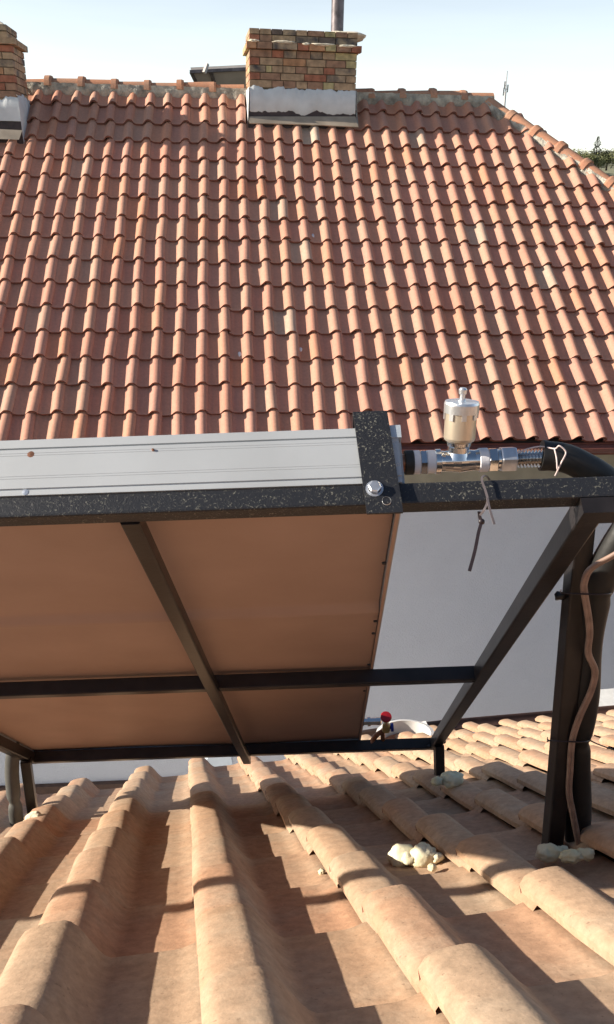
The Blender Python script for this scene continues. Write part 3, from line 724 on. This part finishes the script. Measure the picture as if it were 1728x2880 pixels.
# clamp bracket over the collector edge
U0 = .118
mb = MB()
bw = .046; ts = .0035; sF = ST + .004
path = [(sF - .034, .094, 0), (sF - .002, .106, 0), (sF, .104, 0), (sF + .001, .04, .002), (sF, -.052, .004)]
vs = []
UB = -.0
def BK(u, s, e): return FF(U0 + u - .06 * (e - .1) , s, e)
outer = [(sF - .036, .098), (sF - .004, .108), (sF + .003, .106), (sF + .004, .09), (sF + .004, .0), (sF + .006, -.030), (sF + .004, -.046)]
inner = [(sF - .036, .095), (sF - .005, .1045), (sF - .0005, .102), (sF, .09), (sF, .0), (sF + .002, -.030), (sF, -.046)]
n_ = len(outer)
for u_ in (0, bw):
    for (s_, e_) in outer: vs.append(BK(u_, s_, e_))
    for (s_, e_) in inner: vs.append(BK(u_, s_, e_))
k2 = 2 * n_
fs = [(i, i + 1, k2 + i + 1, k2 + i) for i in range(n_ - 1)] + [(n_ + i + 1, n_ + i, k2 + n_ + i, k2 + n_ + i + 1) for i in range(n_ - 1)]
for o_ in (0, k2): fs += [(o_ + i, o_ + n_ + i, o_ + n_ + i + 1, o_ + i + 1) for i in range(n_ - 1)]
fs += [(0, k2, k2 + n_, n_), (n_ - 1, 2 * n_ - 1, k2 + 2 * n_ - 1, k2 + n_ - 1)]
mb.add(vs, fs); brk = mb.build('clamp_bracket', M['speck'], frame)
mb = MB(); bc = BK(.014, sF + .004, -.012)
mb.lathe(bc, -E2, [(0, .0115), (.002, .0115), (.002, .0085), (.0035, .0085)], 16); mb.lathe(bc - E2 * .002, -E2, [(0, .0085), (.0065, .0085), (.0075, .007), (.0075, 0)], 6, False); mb.build('bolt', M['bolt'], brk)
mb = MB(); bc = BK(.027, sF + .0052, -.030); mb.lathe(bc, -E2, [(0.0003, 0), (0.0003, .0048), (.0008, .0052), (0, .0060)], 16); mb.build('bolt_hole', M['tiedark'], brk)
mb = MB(); mb.lathe(bc, -E2, [(.0002, .0052), (.0010, .0056), (.0002, .0062)], 16); mb.build('hole_rim', M['bolt'], brk)

for (u_, s_, e_) in ((.418, .92, -.03), (.418, .905, -.012), (.41, .0, -.03), (.452, .02, -.02), (-.905, .93, -.03), (-.19, .92, -.037), (.42, ST - .03, -.034), (.47, 1.50, -.034)):
    mb = MB(); lump(mb, FF(u_, s_, e_), (E1, E2, E3), (.011, .011, .007), u_ * 9 + s_, .5, 2, 3); mb.build('weld_bead', M['black'], frame)
# ---- collector
coll = empty('solar_collector', FF(-.35, .9, 0), 'flat solar water collector with aluminium edge leaning on black frame, seen from behind', 'solar collector')
CU0, CU1, CH = -.93, .178, .083
CS0, CS1 = -.028, ST - .001
mb = MB(); n = 40; nj = 190; vs = []
for i in range(n + 1):
    for j in range(nj + 1):
        u_ = CU0 + .004 + (CU1 - CU0 - .008) * i / n; s_ = CS0 + (CS1 - CS0) * j / nj
        ds = s_ - 1.33 - .02 * u_
        e_ = .013 + .005 * noise.noise(V((u_ * 2.5, s_ * 2.5, 0))) + .006 * math.tanh(ds / .008) - .006 * math.exp(-(ds / .012) ** 2)
        vs.append(FF(u_, s_, max(.0006, e_)))
mb.add(vs, [(i * (nj + 1) + j, i * (nj + 1) + j + 1, (i + 1) * (nj + 1) + j + 1, (i + 1) * (nj + 1) + j) for i in range(n) for j in range(nj)], True)
mb.build('back_sheet', M['back'], coll)
mb = MB(); mb.box(FF(CU0 + .01, CS1 - .01, .035), (E1, E2, E3), (CU1 - CU0 - .02, CS1 - CS0 - .02, CH - .043)); mb.build('casing_core', M['black'], coll)
mb = MB(); mb.box(FF(CU0 + .012, CS1 - .012, CH - .006), (E1, E2, E3), (CU1 - CU0 - .024, CS1 - CS0 - .024, .004)); mb.build('glass_cover', M['glass'], coll)
# upper end profile with its grooves: a moulded section run along the edge
def edge_profile(u0, u1, flip=1):
    mb = MB()
    sec = [(0, .0), (.004, .0), (.004, .006), (.0025, .0065), (.0025, .0095), (.0045, .010), (.0045, .0235), (.0041, .024), (.0045, .0245), (.0045, .027), (.0041, .0275), (.0045, .028), (.0045, .058), (.0041, .0585), (.0045, .059), (.0045, .0615), (.0041, .062), (.0045, .0625), (.0045, .0680), (.0012, .0685), (.0012, .0700), (.0045, .0705), (.0045, CH), (-.012, CH), (-.012, CH - .003), (0, CH - .003)]
    vs = []
    for u_ in (u0, u1):
        for (d_, e_) in sec: vs.append(FF(u_, CS1 + d_ - .0015, e_))
    k = len(sec)
    mb.add(vs, [(i, (i + 1) % k, k + (i + 1) % k, k + i) for i in range(k)]); mb.add(vs[:k], [tuple(range(k))[::-1]]); mb.add(vs[k:], [tuple(range(k))])
    return mb
useam = -.447
edge_profile(useam + .0007, CU1 - .002).build('end_profile', M['alu'], coll)
edge_profile(CU0, useam - .0007).build('end_profile', M['alu'], coll)
mb = MB(); edge = FF(CU1 - .0155, CS1 + .003, 0)
mb.box(FF(CU1 - .022, CS1 + .0055, .0655), (E1, E2, E3), (.024, .014, .0190)); mb.build('corner_cap', M['zinc'], coll)
for (u_, s_) in ((CU1 - .002, 1), (CU0 - .003, -1)):
    mb = MB(); mb.box(FF(u_, CS1 - .014, 0), (E1, E2, E3), (.005, CS1 - CS0 - .014, CH)); mb.build('side_profile', M['alu'], coll)
mb = MB(); mb.box(FF(CU0, CS0, 0), (E1, E2, E3), (CU1 - CU0, .005, CH)); mb.build('lower_profile', M['alu'], coll)
mb = MB(); mb.box(FF(CU1 - .004, CS1 - .04, -.0015), (E1, E2, E3), (.005, CS1 - CS0 - .04, .0018)); mb.build('back_flange', M['back'], coll)
for s_ in (1.60, 1.30, 1.22, .98, .72):
    mb = MB(); mb.lathe(FF(CU1 - .010, s_, -.001), -E3, [(0, .004), (.003, .0035), (.0035, 0)], 8); mb.build('rivet', M['black'], coll)
for (px, py, k) in ((89, 1282, 1), (74, 1388, 0), (432, 1268, 2)):
    d_ = at(px, py, 1.0); q = hit(px, py, FF(0, CS1 + .003, 0), E2)
    mb = MB(); rr = (.0042, .0052, .0018)[k] if k < 3 else .004
    mb.lathe(q, -E2, [(0, rr * 1.1), (.004, rr), (.0045, 0)], 10); mb.build('rivet', M['copper'] if k else M['bolt'], coll)

# ---- pipework on the upper right corner
S_, H_ = 1.838, .0485
def PX(px): # station along the header axis for a picture column
    z = (FF(.25, S_, H_)).dot(fw); return (px - 864) / FPX * z - (FF(0, S_, H_).dot(RT))
ax0 = lambda px: FF(PX(px), S_, H_)
vent = empty('air_vent', ax0(1285), 'silver automatic air vent on a chromed pipe tee beside the collector corner', 'air vent')
def ring(px0, px1, prof_or_r, m, name, seg=20, smooth=True, parent=vent):
    a, b = ax0(px0), ax0(px1); L_ = (b - a).length
    mb = MB()
    if isinstance(prof_or_r, (int, float)):
        r = prof_or_r; prof = [(0, 0), (0, r * .94), (L_ * .08, r), (L_ * .92, r), (L_, r * .94), (L_, 0)]
    else: prof = [(t * L_, r) for t, r in prof_or_r]
    mb.lathe(a, E1, prof, seg, smooth); return mb.build(name, m, parent)
ring(1126, 1139, .012, M['copper'], 'header_stub')
ring(1138, 1163, .0172, M['foamins'], 'rubber_gasket')
ring(1163, 1181, .0165, M['tape'], 'thread_tape')
ring(1181, 1200, .0180, M['chrome'], 'hex_nut', 6, False)
ring(1200, 1226, .0160, M['tape'], 'thread_tape')
ring(1223, 1240, .0172, M['chrome'], 'tee_collar')
ring(1240, 1346, [(0, .0150), (.1, .0140), (.3, .0150), (.5, .0165), (.7, .0150), (.9, .0140), (1, .0150)], M['chrome'], 'tee_body')
ring(1346, 1372, .0165, M['tape'], 'thread_tape')
ring(1372, 1398, .0172, M['chrome'], 'hex_nut', 6, False)
ring(1398, 1407, .0135, M['chrome'], 'union_neck')
ring(1407, 1450, .0182, M['bolt'], 'union_nut', 6, False)
# riser, vent body, cap
V0 = ax0(1288); UPV = (Z * .97 + UP * .2).normalized()
mb = MB(); mb.lathe(V0 + UPV * .004, UPV, [(0, .0175), (.009, .0148), (.016, .0145), (.018, .0160), (.0225, .0165), (.0235, .0155)], 24); mb.build('riser', M['chrome'], vent)
mb = MB(); mb.lathe(V0 + UPV * .0265, UPV, [(0, .0125), (.001, .0175), (.003, .0202), (.006, .0212), (.046, .0212)], 28); vb = mb.build('vent_body', M['nickel'], vent)
mb = MB(); mb.lathe(V0 + UPV * .0725, UPV, [(-.006, .0212), (-.006, .0232), (.006, .0235), (.009, .0225), (.0095, 0)], 28)
for q in range(8):
    a_ = q * math.pi / 4; d_ = (E1 * math.cos(a_) + UPV.cross(E1) * math.sin(a_)).normalized(); t_ = UPV.cross(d_)
    mb.box(V0 + UPV * .0585 + d_ * .0212 - t_ * .003, (t_, d_, UPV), (.006, .0018, .012))
mb.build('vent_cap', M['bolt'], vent)
mb = MB(); mb.lathe(V0 + UPV * .0805, UPV, [(0, .0058), (.003, .005), (.004, .0036), (.010, .0036), (.011, .0052), (.0165, .0056), (.019, .004), (.0195, 0)], 12); mb.build('vent_screw', M['bolt'], vent)
# corrugated hose and insulated pipe leading away to the right
hose = empty('insulated_pipe', ax0(1520), 'black foam insulated pipe with corrugated steel end running off behind the top rail', 'pipe')
a, b = ax0(1450), ax0(1545); Lh = (b - a).length; mb = MB(); prof = []
nr = 10
for i in range(nr * 4 + 1): prof.append((Lh * i / (nr * 4), 0.0100 + .0030 * math.cos(i * math.pi / 2)))
mb.lathe(a, (b - a), prof, 16); mb.build('corrugated_hose', M['chrome'], hose)
A_ = ax0(1524); 
pts = catmull([A_ + E3 * .004, A_ + E1 * .03 - Z * .001, A_ + E1 * .055 - Z * .012, A_ + E1 * .085 - Z * .030, A_ + E1 * .12 - Z * .058, A_ + E1 * .16 - Z * .10], 6)
mb = MB(); mb.tube(pts, .0200, 20, scales=[1.06, 1.05, 1.0] + [1.0] * (len(pts) - 3)); mb.build('foam_sleeve', M['foamins'], hose)
def strip_tube(name, pts, r, m, label, cat, seg=6, group=None, n=6, prof=None):
    mb = MB(); p = catmull(pts, n)
    if prof: mb.sweep(p, prof, smooth=False)
    else: mb.tube(p, r, seg)
    return mb.build(name, m, None, label=label, cat=cat, group=group)
zw = A_.dot(fw)
strip_tube('clear_wire', [at(1430, 1292, zw - .012), at(1470, 1268, zw - .010), at(1520, 1256, zw - .012), at(1560, 1262, zw - .022), at(1574, 1254, zw - .028), at(1592, 1272, zw - .028), at(1580, 1300, zw - .030), at(1562, 1338, zw - .02)], .0011, M['clear'], 'thin clear pinkish wire looped over the black foam pipe end', 'wire')
strip_tube('clear_wire', [at(1560, 1262, zw - .022), at(1566, 1290, zw - .029), at(1568, 1320, zw - .03)], .0011, M['clear'], 'short clear wire end hanging in front of the black foam pipe', 'wire')
strip_tube('clear_wire', [at(1640, 1292, zw), at(1655, 1290, zw - .005), at(1672, 1294, zw - .004), at(1680, 1302, zw), at(1668, 1306, zw)], .0014, M['clear'], 'small curl of clear wire above the pipe bend at far right', 'wire')
# cable ties hanging from the top rail
tp = [(.0014, .0006), (-.0014, .0006), (-.0014, -.0006), (.0014, -.0006)]
def onr(px, py, off): return hit(px, py, FF(0, ST + off, 0), E2)
strip_tube('cable_tie', [onr(1378, 1350, -.03), onr(1368, 1338, -.012), onr(1358, 1341, .002), onr(1356, 1352, .004), onr(1366, 1380, .0035), onr(1372, 1408, .0035), onr(1362, 1434, .003), onr(1350, 1450, -.012)], .001, M['tie'], 'grey cable tie looped round the speckled top rail', 'cable tie', prof=tp)
strip_tube('cable_tie', [onr(1371, 1400, .005), onr(1378, 1432, .007), onr(1391, 1474, .008)], .001, M['tie'], 'short grey cable tie tail pointing down over the top rail', 'cable tie', prof=tp)
ct = strip_tube('cable_tie', [onr(1348, 1440, -.02), onr(1350, 1455, -.008), onr(1354, 1468, .0), onr(1346, 1500, .0), onr(1336, 1550, .0), onr(1321, 1606, .0)], .001, M['tiedark'], 'long dark cable tie tail hanging straight down below the top rail', 'cable tie', prof=[(x * 1.5, y * 1.3) for x, y in tp])
mb = MB(); lump(mb, onr(1355, 1467, .001), (RT, UP, fw), (.0042, .0042, .003), 4, .1, 2); mb.build('tie_head', M['tiedark'], ct)

# ---- insulated pipe and cable down the tall post
pp = empty('insulated_pipe', pr0, 'thick black foam insulated pipe strapped upright to the tall post at right', 'pipe')
zb = pr0.dot(fw)
pl = [(1624, 2392, zb + .01), (1625, 2250, zb - .045), (1628, 2120, zb - .105), (1629, 2080, zb - .12), (1640, 1990, zb - .16), (1654, 1850, zb - .215), (1666, 1740, zb - .26), (1677, 1670, zb - .29), (1700, 1600, zb - .32), (1745, 1510, zb - .35), (1805, 1430, zb - .37)]
P3 = [at(*q) for q in pl]; pts = catmull(P3, 6)
def bul(i):
    y = 1440 - pts[i].dot(UP) / pts[i].dot(fw) * FPX
    return 1 - .20 * math.exp(-((y - 2083) / 16) ** 2) - .15 * math.exp(-((y - 1668) / 16) ** 2) + .10 * math.sin(y * .02)
mb = MB(); mb.tube(pts, .0245, 20, scales=[bul(i) for i in range(len(pts))]); mb.build('foam_sleeve', M['foamins'], pp)
cpts = [(1631, 2385), (1612, 2291), (1601, 2227), (1604, 2164), (1610, 2083), (1631, 2015), (1663, 1943), (1674, 1888), (1655, 1837), (1659, 1782), (1655, 1731), (1645, 1672), (1644, 1638), (1663, 1599), (1728, 1561), (1790, 1525)]
def zc_(y): return zb - .040 - (2385 - y) * .00041
cab = empty('electric_cable', pr0, 'thin brown twin cable winding down the front of the tall post', 'cable')
for o_ in (-5, 5):
    mb = MB(); mb.tube(catmull([at(x + o_ * .8, y, zc_(y)) for x, y in cpts], 6), .0038, 8); mb.build('cable_core', M['cable'], cab)
for (y, xa, xb) in ((2083, 1540, 1662), (1668, 1578, 1722)):
    mb = MB(); z0 = zc_(y) + .0
    pth = [at(xa, y - 8, z0 + .06), at(xa + 6, y, z0 + .01), at((xa + xb) / 2, y + 3, z0 - .007), at(xb - 10, y + 3, z0 - .006), at(xb, y - 5, z0 + .04)]
    mb.sweep(catmull(pth, 6), [(x * 1.3, y_) for y_, x in tp]); mb.build('cable_tie', M['tiedark'], None, label=('dark cable tie strapping pipe and cable low on the tall post' if y > 2000 else 'dark cable tie round the pipe and cable high on the tall post'), cat='cable tie')
strip_tube('cable_tie', [at(1652, 2078, zc_(2078) + .02), at(1680, 2092, zc_(2080)), at(1735, 2112, zc_(2080) - .01)], .001, M['tiedark'], 'long tie tail sticking out right from the tall post strap', 'cable tie', prof=tp)
# pipe beside left short post
lp = empty('insulated_pipe', spl - Z * .33, 'grey insulated pipe beside the left short post', 'pipe')
zl = spl.dot(fw); mb = MB()
pts = catmull([at(44, 2082, zl - .06), at(38, 2110, zl - .05), at(34, 2170, zl - .03), at(39, 2235, zl - .01), at(43, 2260, zl), at(46, 2300, zl + .02), at(58, 2345, zl + .05)], 6)
def bul2(i):
    y = 1440 - pts[i].dot(UP) / pts[i].dot(fw) * FPX
    return .95 - .25 * math.exp(-((y - 2254) / 9) ** 2) - .35 * math.exp(-((y - 2082) / 22) ** 2)
mb.tube(pts, .0235, 18, scales=[bul2(i) for i in range(len(pts))]); mb.build('foam_sleeve', M['foamgrey'], lp)
strip_tube('wire', [at(118, 2040, zl - .1), at(70, 2038, zl - .1), at(40, 2045, zl - .09), at(20, 2066, zl - .08), at(-15, 2095, zl - .08)], .0012, M['tiedark'], 'thin dark wire sticking out over the left end of the bottom rail', 'wire')

# ---- drain valve at the lower right of the collector
zv = FF(.2, .05, .04).dot(fw)
dv = empty('drain_valve', at(1086, 2030, zv), 'small tap with round red handle and blue knob below the collector corner', 'valve')
mb = MB(); mb.lathe(at(1010, 2030, zv), E1, [(0, .014), (.016, .014), (.016, 0)], 14); mb.build('rubber_gasket', M['foamins'], dv)
mb = MB(); mb.lathe(at(1022, 2030, zv), E1, [(0, .011), (.014, .0115), (.014, .0155), (.024, .0155), (.024, .012), (.058, .013), (.062, 0)], 14); mb.build('union', M['chrome'], dv)
mb = MB(); mb.lathe(at(1084, 2020, zv - .012), (at(1088, 2014, zv - .03) - at(1084, 2020, zv - .012)), [(0, .006), (.008, .006), (.008, .018), (.014, .019), (.019, .017), (.020, 0)], 24); mb.build('red_handle', M['redp'], dv)
mb = MB(); mb.lathe(at(1086, 2056, zv), Z, [(0, 0), (0, .013), (.022, .013), (.03, .010), (.035, 0)], 12); mb.build('brass_body', M['brass'], dv)
mb = MB(); mb.lathe(at(1094, 2046, zv), E1, [(0, .006), (.006, .006), (.006, .0145), (.015, .0145), (.015, 0)], 16); mb.build('blue_knob', M['bluep'], dv)
mb = MB(); mb.tube(catmull([at(1090, 2050, zv), at(1078, 2056, zv + .01), at(1062, 2066, zv + .02), at(1050, 2080, zv + .03), at(1040, 2100, zv + .03)], 5), .0085, 10)
mb.tube(catmull([at(1076, 2060, zv + .01), at(1078, 2080, zv + .03), at(1080, 2110, zv + .05)], 4), .008, 10); mb.build('copper_pipe', M['copper'], dv)

# ---- small things on and behind the near roof
def foam(specs, label, W=None):
    mb = MB()
    for (px, py, r, rz, k) in specs:
        c = hit(px, py, OF + nF * (.03), nF); lump(mb, c, (uF, vF, nF), (r, r, rz), k, .34, 3, 2.0)
    return mb.build('foam_lump', M['pufoam'], None, label=label, cat='foam')
def foam_at(P, r, rz, k, label, extra=()):
    mb = MB(); lump(mb, P, (uF, vF, nF), (r, r * .8, rz), k, .24, 4, 1.8)
    for (du, dv_, rr, kk) in extra: lump(mb, P + uF * du + vF * dv_, (uF, vF, nF), (rr, rr * .8, rr * .7), kk, .4, 3, 1.8)
    return mb.build('foam_lump', M['pufoam'], None, label=label, cat='foam')
fz = OF + nF * .028
foam_at(hit(1135, 2412, fz, nF), .030, .026, 1, 'big pale yellow lump of dried foam lying in a tile channel, left of the pair', ((.008, .02, .018, 9),))
foam_at(hit(1192, 2412, fz, nF), .029, .026, 5, 'big pale yellow lump of dried foam touching its twin on the right', ((.022, .01, .016, 6), (-.01, -.012, .014, 7)))
foam_at(hit(1216, 2440, OF + nF * .02, nF), .009, .008, 6, 'small white foam crumb just below the big pair of lumps')
foam_at(hit(905, 2452, OF + nF * .02, nF), .007, .006, 8, 'tiny white foam crumb on the tile left of the big lumps')
foam_at(hit(1545, 2398, OF + nF * .045, nF), .026, .016, 11, 'white foam blob at the left foot of the tall post', ((.03, -.004, .012, 2),))
foam_at(hit(1606, 2408, OF + nF * .045, nF), .022, .012, 12, 'flat white foam bead along the front foot of the tall post', ((.03, .0, .016, 3),))
foam_at(hit(1272, 2192, OF + nF * .085, nF), .034, .024, 13, 'greenish white foam blob in shade round the right short post', ((-.05, .01, .018, 4),))
foam_at(hit(98, 2312, OF + nF * .05, nF), .032, .028, 14, 'pale foam blob at the foot of the left short post')
# zinc vent box at the eave
zx = hit(612, 2150, FP(0, -5.3), nF)
zd = FP(1.0, -4.4, 0).dot(fw) + .25
mb = MB(); q = [at(565, 2165, zd), at(658, 2165, zd), at(650, 2128, zd), at(588, 2128, zd)]
bk_ = hF * .22
vs = q + [p + bk_ for p in q] + [at(600, 2150, zd) - hF * .0]
mb.add(vs[:8], [(0, 1, 2, 3), (3, 2, 6, 7), (1, 5, 6, 2), (0, 3, 7, 4), (5, 4, 7, 6)])
lowq = [p - Z * .5 for p in (vs[0], vs[1], vs[5], vs[4])]
mb.add([vs[0], vs[1], vs[5], vs[4]] + lowq, [(0, 4, 5, 1), (1, 5, 6, 2), (2, 6, 7, 3), (3, 7, 4, 0)])
tagz = mb.build('vent_box', M['zinc'], None, label='pale blue grey sheet metal box at the roof edge below the bottom rail', cat='vent box')
# white plastic tub and rail hung beyond the gutter
wz = 4.9
tub = empty('plastic_tub', at(1150, 2060, wz), 'white plastic tub with ribbed rim beyond the roof edge behind the red tap', 'tub')
tc = at(1140, 2072, wz); mb = MB()
for (s0, h0), (s1_, h1) in (((1, 0), (1.04, .025)), ((1.04, .025), (.9, .03)), ((.9, .03), (.8, -.12)), ((1, 0), (.8, -.22))):
    vs = []; n = 36
    for s_, h_ in ((s0, h0), (s1_, h1)):
        for i in range(n):
            a_ = i * 2 * math.pi / n; w_ = 1 + (.012 if (i % 2) else 0); vs.append(tc + uF * math.cos(a_) * .17 * s_ * w_ + hF * math.sin(a_) * .13 * s_ * w_ + Z * h_)
    mb.add(vs, [(i, (i + 1) % n, n + (i + 1) % n, n + i) for i in range(n)], True)
mb.build('tub_shell', M['whitep'], tub)
mb = MB(); mb.add([tc + uF * math.cos(i * math.pi / 9) * .14 + hF * math.sin(i * math.pi / 9) * .1 - Z * .05 for i in range(18)], [tuple(range(18))]); mb.build('tub_content', M['orange' if 'orange' in M else 'copper'], tub)
mb = MB(); ra = at(1040, 2084, wz + .35); rb = at(1180, 2062, wz + .35)
mb.box(at(990, 2092, 5.3), ((at(1200, 2052, 5.3) - at(990, 2092, 5.3)).normalized(), hF, Z), (.50, .05, .03)); mb.build('white_bar', M['whitep'], None, label='white plastic bar beyond the roof edge below the red tap', cat='bar')
for o_ in (tub,): pass
# low white coping at far right between the houses
mb = MB(); c0 = at(1650, 2008, 6.9); mb.box(V((c0.x, c0.y, GZ)), (uF, hF, Z), (3, .25, c0.z - GZ)); pw = mb.build('low_wall', M['wall'], None, label='low rendered wall with white coping beyond the roof edge at far right', cat='wall')
mb = MB(); mb.box(V((c0.x - .02, c0.y, c0.z)) - hF * .03, (uF, hF, Z), (3.04, .31, .03)); mb.build('coping', M['whitep'], pw)
# droppings on the neighbouring roof
for k, (px, py, lb) in enumerate(((881, 663, 'white dropping in a tile channel near the middle of the neighbouring roof'), (846, 983, 'white streak of droppings low on the neighbouring roof above the collector'), (675, 996, 'pale smear of droppings low on the neighbouring roof, left of the white streak'))):
    mb = MB(); lump(mb, hit(px, py, ON + nN * .02, nN), (uN, vN, nN), (.018, .03, .006), k, .4, 2); mb.build('bird_dropping', M['droppings'], None, label=lb, cat='droppings')

# ================================================================== BEYOND THE RIDGE
# second collector on the far slope of the neighbouring roof
zf = 13.2
fc = empty('solar_collector', at(620, 260, zf), 'grey backed solar collector in thin frame sticking up beyond the ridge left of chimney', 'solar collector')
A = at(538, 202, zf); B = at(720, 193, zf + .15); C = at(718, 300, zf + 1.1); D = at(585, 300, zf + .9)
nn = (B - A).cross(D - A).normalized()
mb = MB(); th = nn * .08 if nn.z > 0 else nn * -.08
mb.add([A, B, C, D, A + th, B + th, C + th, D + th], [(0, 3, 2, 1), (4, 5, 6, 7), (0, 1, 5, 4), (1, 2, 6, 5), (3, 0, 4, 7), (2, 3, 7, 6)]); mb.build('back_sheet', M['greyp'], fc)
def thin(name, P, Q, r, m, par): mb = MB(); mb.sweep([P, Q], sqprof(r, r, r * .1), smooth=False); return mb.build(name, m, par)
thin('frame_bar', A - (B - A) * .02, B, .05, M['flue'], fc); thin('frame_bar', A, D, .05, M['flue'], fc)
q = A.lerp(B, .30); thin('frame_bar', q, D.lerp(C, .28), .055, M['flue'], fc)
thin('clamp_tab', at(575, 205, zf - .04), at(584, 180, zf - .03), .05, M['greyp'], fc)
# antenna mast
an = empty('antenna_mast', V((0, 0, 0)) + V((at(1420, 450, 70).x, at(1420, 450, 70).y, GZ)), 'slim grey antenna mast with small antennas standing beyond the hip of the roof', 'antenna mast')
pb = at(1419, 300, 70); tpn = at(1427, 200, 70)
mb = MB(); gb = V((pb.x, pb.y, GZ)); mid = pb.lerp(tpn, .4); mb.tube([gb, V((pb.x, pb.y, pb.z))], .11, 8); mb.tube([pb, mid], .09, 8); mb.tube([mid, tpn], .045, 6); mb.build('mast_pole', M['mast'], an)
for k, (dx, dy) in enumerate(((-.16, 0), (.16, .25), (-.12, .5))):
    mb = MB(); c = mid + RT * dx + Z * (dy - .2); mb.box(c - RT * .06, (RT, fw, Z), (.12, .1, .55)); mb.box(c + Z * .2 - RT * (dx if dx > 0 else 0), (RT, fw, Z), (abs(dx), .04, .04)); mb.build('antenna_panel', M['mast'], an)
# trees and far houses on the hillside
def conifer(P, h, r, label, seed):
    t = empty('conifer_tree', P, label, 'tree'); rr = random.Random(seed)
    mb = MB(); mb.tube([P, P + Z * h * .5, P + Z * h], .18, 7, scales=[1, .6, .08]); mb.build('trunk', M['bark'], t)
    mb = MB()
    for k in range(1500):
        z = rr.random() ** .8; rad = r * (1 - z) ** .85 * (.72 + .4 * math.sin(z * 26)) * (rr.random() ** .4) + .12; a = rr.random() * 6.283
        c = P + V((math.cos(a) * rad, math.sin(a) * rad, h * (.12 + .9 * z) - rad * .18)); s = .28 * (1.1 - z * .6)
        d1 = V((math.cos(a), math.sin(a), rr.uniform(-.5, .2))).normalized() * s; d2_ = V((-math.sin(a), math.cos(a), rr.uniform(-.4, .4))) * s * .5
        mb.add([c - d1 * .3 - d2_, c + d1, c - d1 * .3 + d2_], [(0, 1, 2)])
    mb.build('crown', M['leafd'], t); return t
def bushy(P, r, h, label, seed, group=None):
    t = empty('leafy_tree', P, label, 'tree', group); rr = random.Random(seed)
    mb = MB(); mb.tube([P, P + Z * h * .6], .2, 6, scales=[1, .4]); mb.build('trunk', M['bark'], t)
    mb = MB()
    cl = [(V((rr.uniform(-.6, .6) * r, rr.uniform(-.6, .6) * r, h * rr.uniform(.45, .85))), rr.uniform(.35, .6) * r) for _ in range(9)]
    for k in range(1500):
        c0_, cr = rr.choice(cl); d = V((rr.gauss(0, 1), rr.gauss(0, 1), rr.gauss(0, .8))).normalized() * cr * rr.random() ** .35
        c = P + c0_ + d; s = .3; a1 = V((rr.gauss(0, 1), rr.gauss(0, 1), rr.gauss(0, 1))).normalized() * s; a2 = V((rr.gauss(0, 1), rr.gauss(0, 1), rr.gauss(0, 1))).normalized() * s
        mb.add([c, c + a1, c + a2], [(0, 1, 2)])
    mb.build('crown', M['leafg'], t); return t
def hp(px, py, z): p = at(px, py, z); return p
Pq = hp(1673, 462, 150); Pq.z -= 1.0; conifer(Pq, 5.6, 1.9, 'dark pointed conifer on the far hillside at right', 3)
for k, (px, py, z, r, h, lb) in enumerate([(1590, 448, 160, 2.6, 2.5, 'low olive green bush on the hill crest left of the conifer'), (1640, 462, 148, 3.0, 3.2, 'bright green bushy tree at the left foot of the conifer'), (1668, 466, 146, 2.4, 3.0, 'bright green tree in front of the conifer'), (1708, 460, 150, 2.6, 3.2, 'olive tree right of the conifer, above the far houses')]):
    P = hp(px, py, z); P.z -= 1.2; bushy(P, r, h, lb, k + 10)
def far_house(px, py, z, wd, ht, label):
    P = hp(px, py, z); h = empty('far_house', P, label, 'house')
    mb = MB(); mb.box(P - Z * 3, (V((1, 0, 0)), V((0, 1, 0)), Z), (wd, 6, ht + 3)); mb.build('wall', M['hwall'], h)
    mb = MB(); b0 = P + Z * ht - V((.3, .3, 0)); a = [b0, b0 + V((wd + .6, 0, 0)), b0 + V((wd + .6, 6.6, 0)), b0 + V((0, 6.6, 0)), b0 + V((0, 3.3, 1.4)), b0 + V((wd + .6, 3.3, 1.4))]
    mb.add(a, [(0, 1, 5, 4), (2, 3, 4, 5), (0, 4, 3), (1, 2, 5), (0, 3, 2, 1)]); mb.build('roof', M['cap'], h)
    for i in range(2):
        mb = MB(); mb.box(P + V((wd * (.2 + .45 * i), -.02, ht * .35)), (V((1, 0, 0)), V((0, 1, 0)), Z), (wd * .16, .02, ht * .35)); mb.build('window', M['skyglass'], h)
far_house(1672, 487, 190, 2.6, 1.0, 'small white far house low on the hillside left of its neighbour')
far_house(1704, 480, 200, 4.5, 1.2, 'far white house with red roof at the right edge of the view')
for stem_, grp in (('cable_tie', 'cable ties on the frame'), ('foam_lump', 'lumps of dried foam on the near roof'), ('bird_dropping', 'droppings on the neighbouring roof'),
                   ('leafy_tree', 'leafy trees on the far hillside'), ('far_house', 'far houses on the hillside'), ('clear_wire', 'clear wires round the black pipe')):
    for o in bpy.data.objects:
        if o.parent is None and o.name.split('.')[0] == stem_: o['group'] = grp
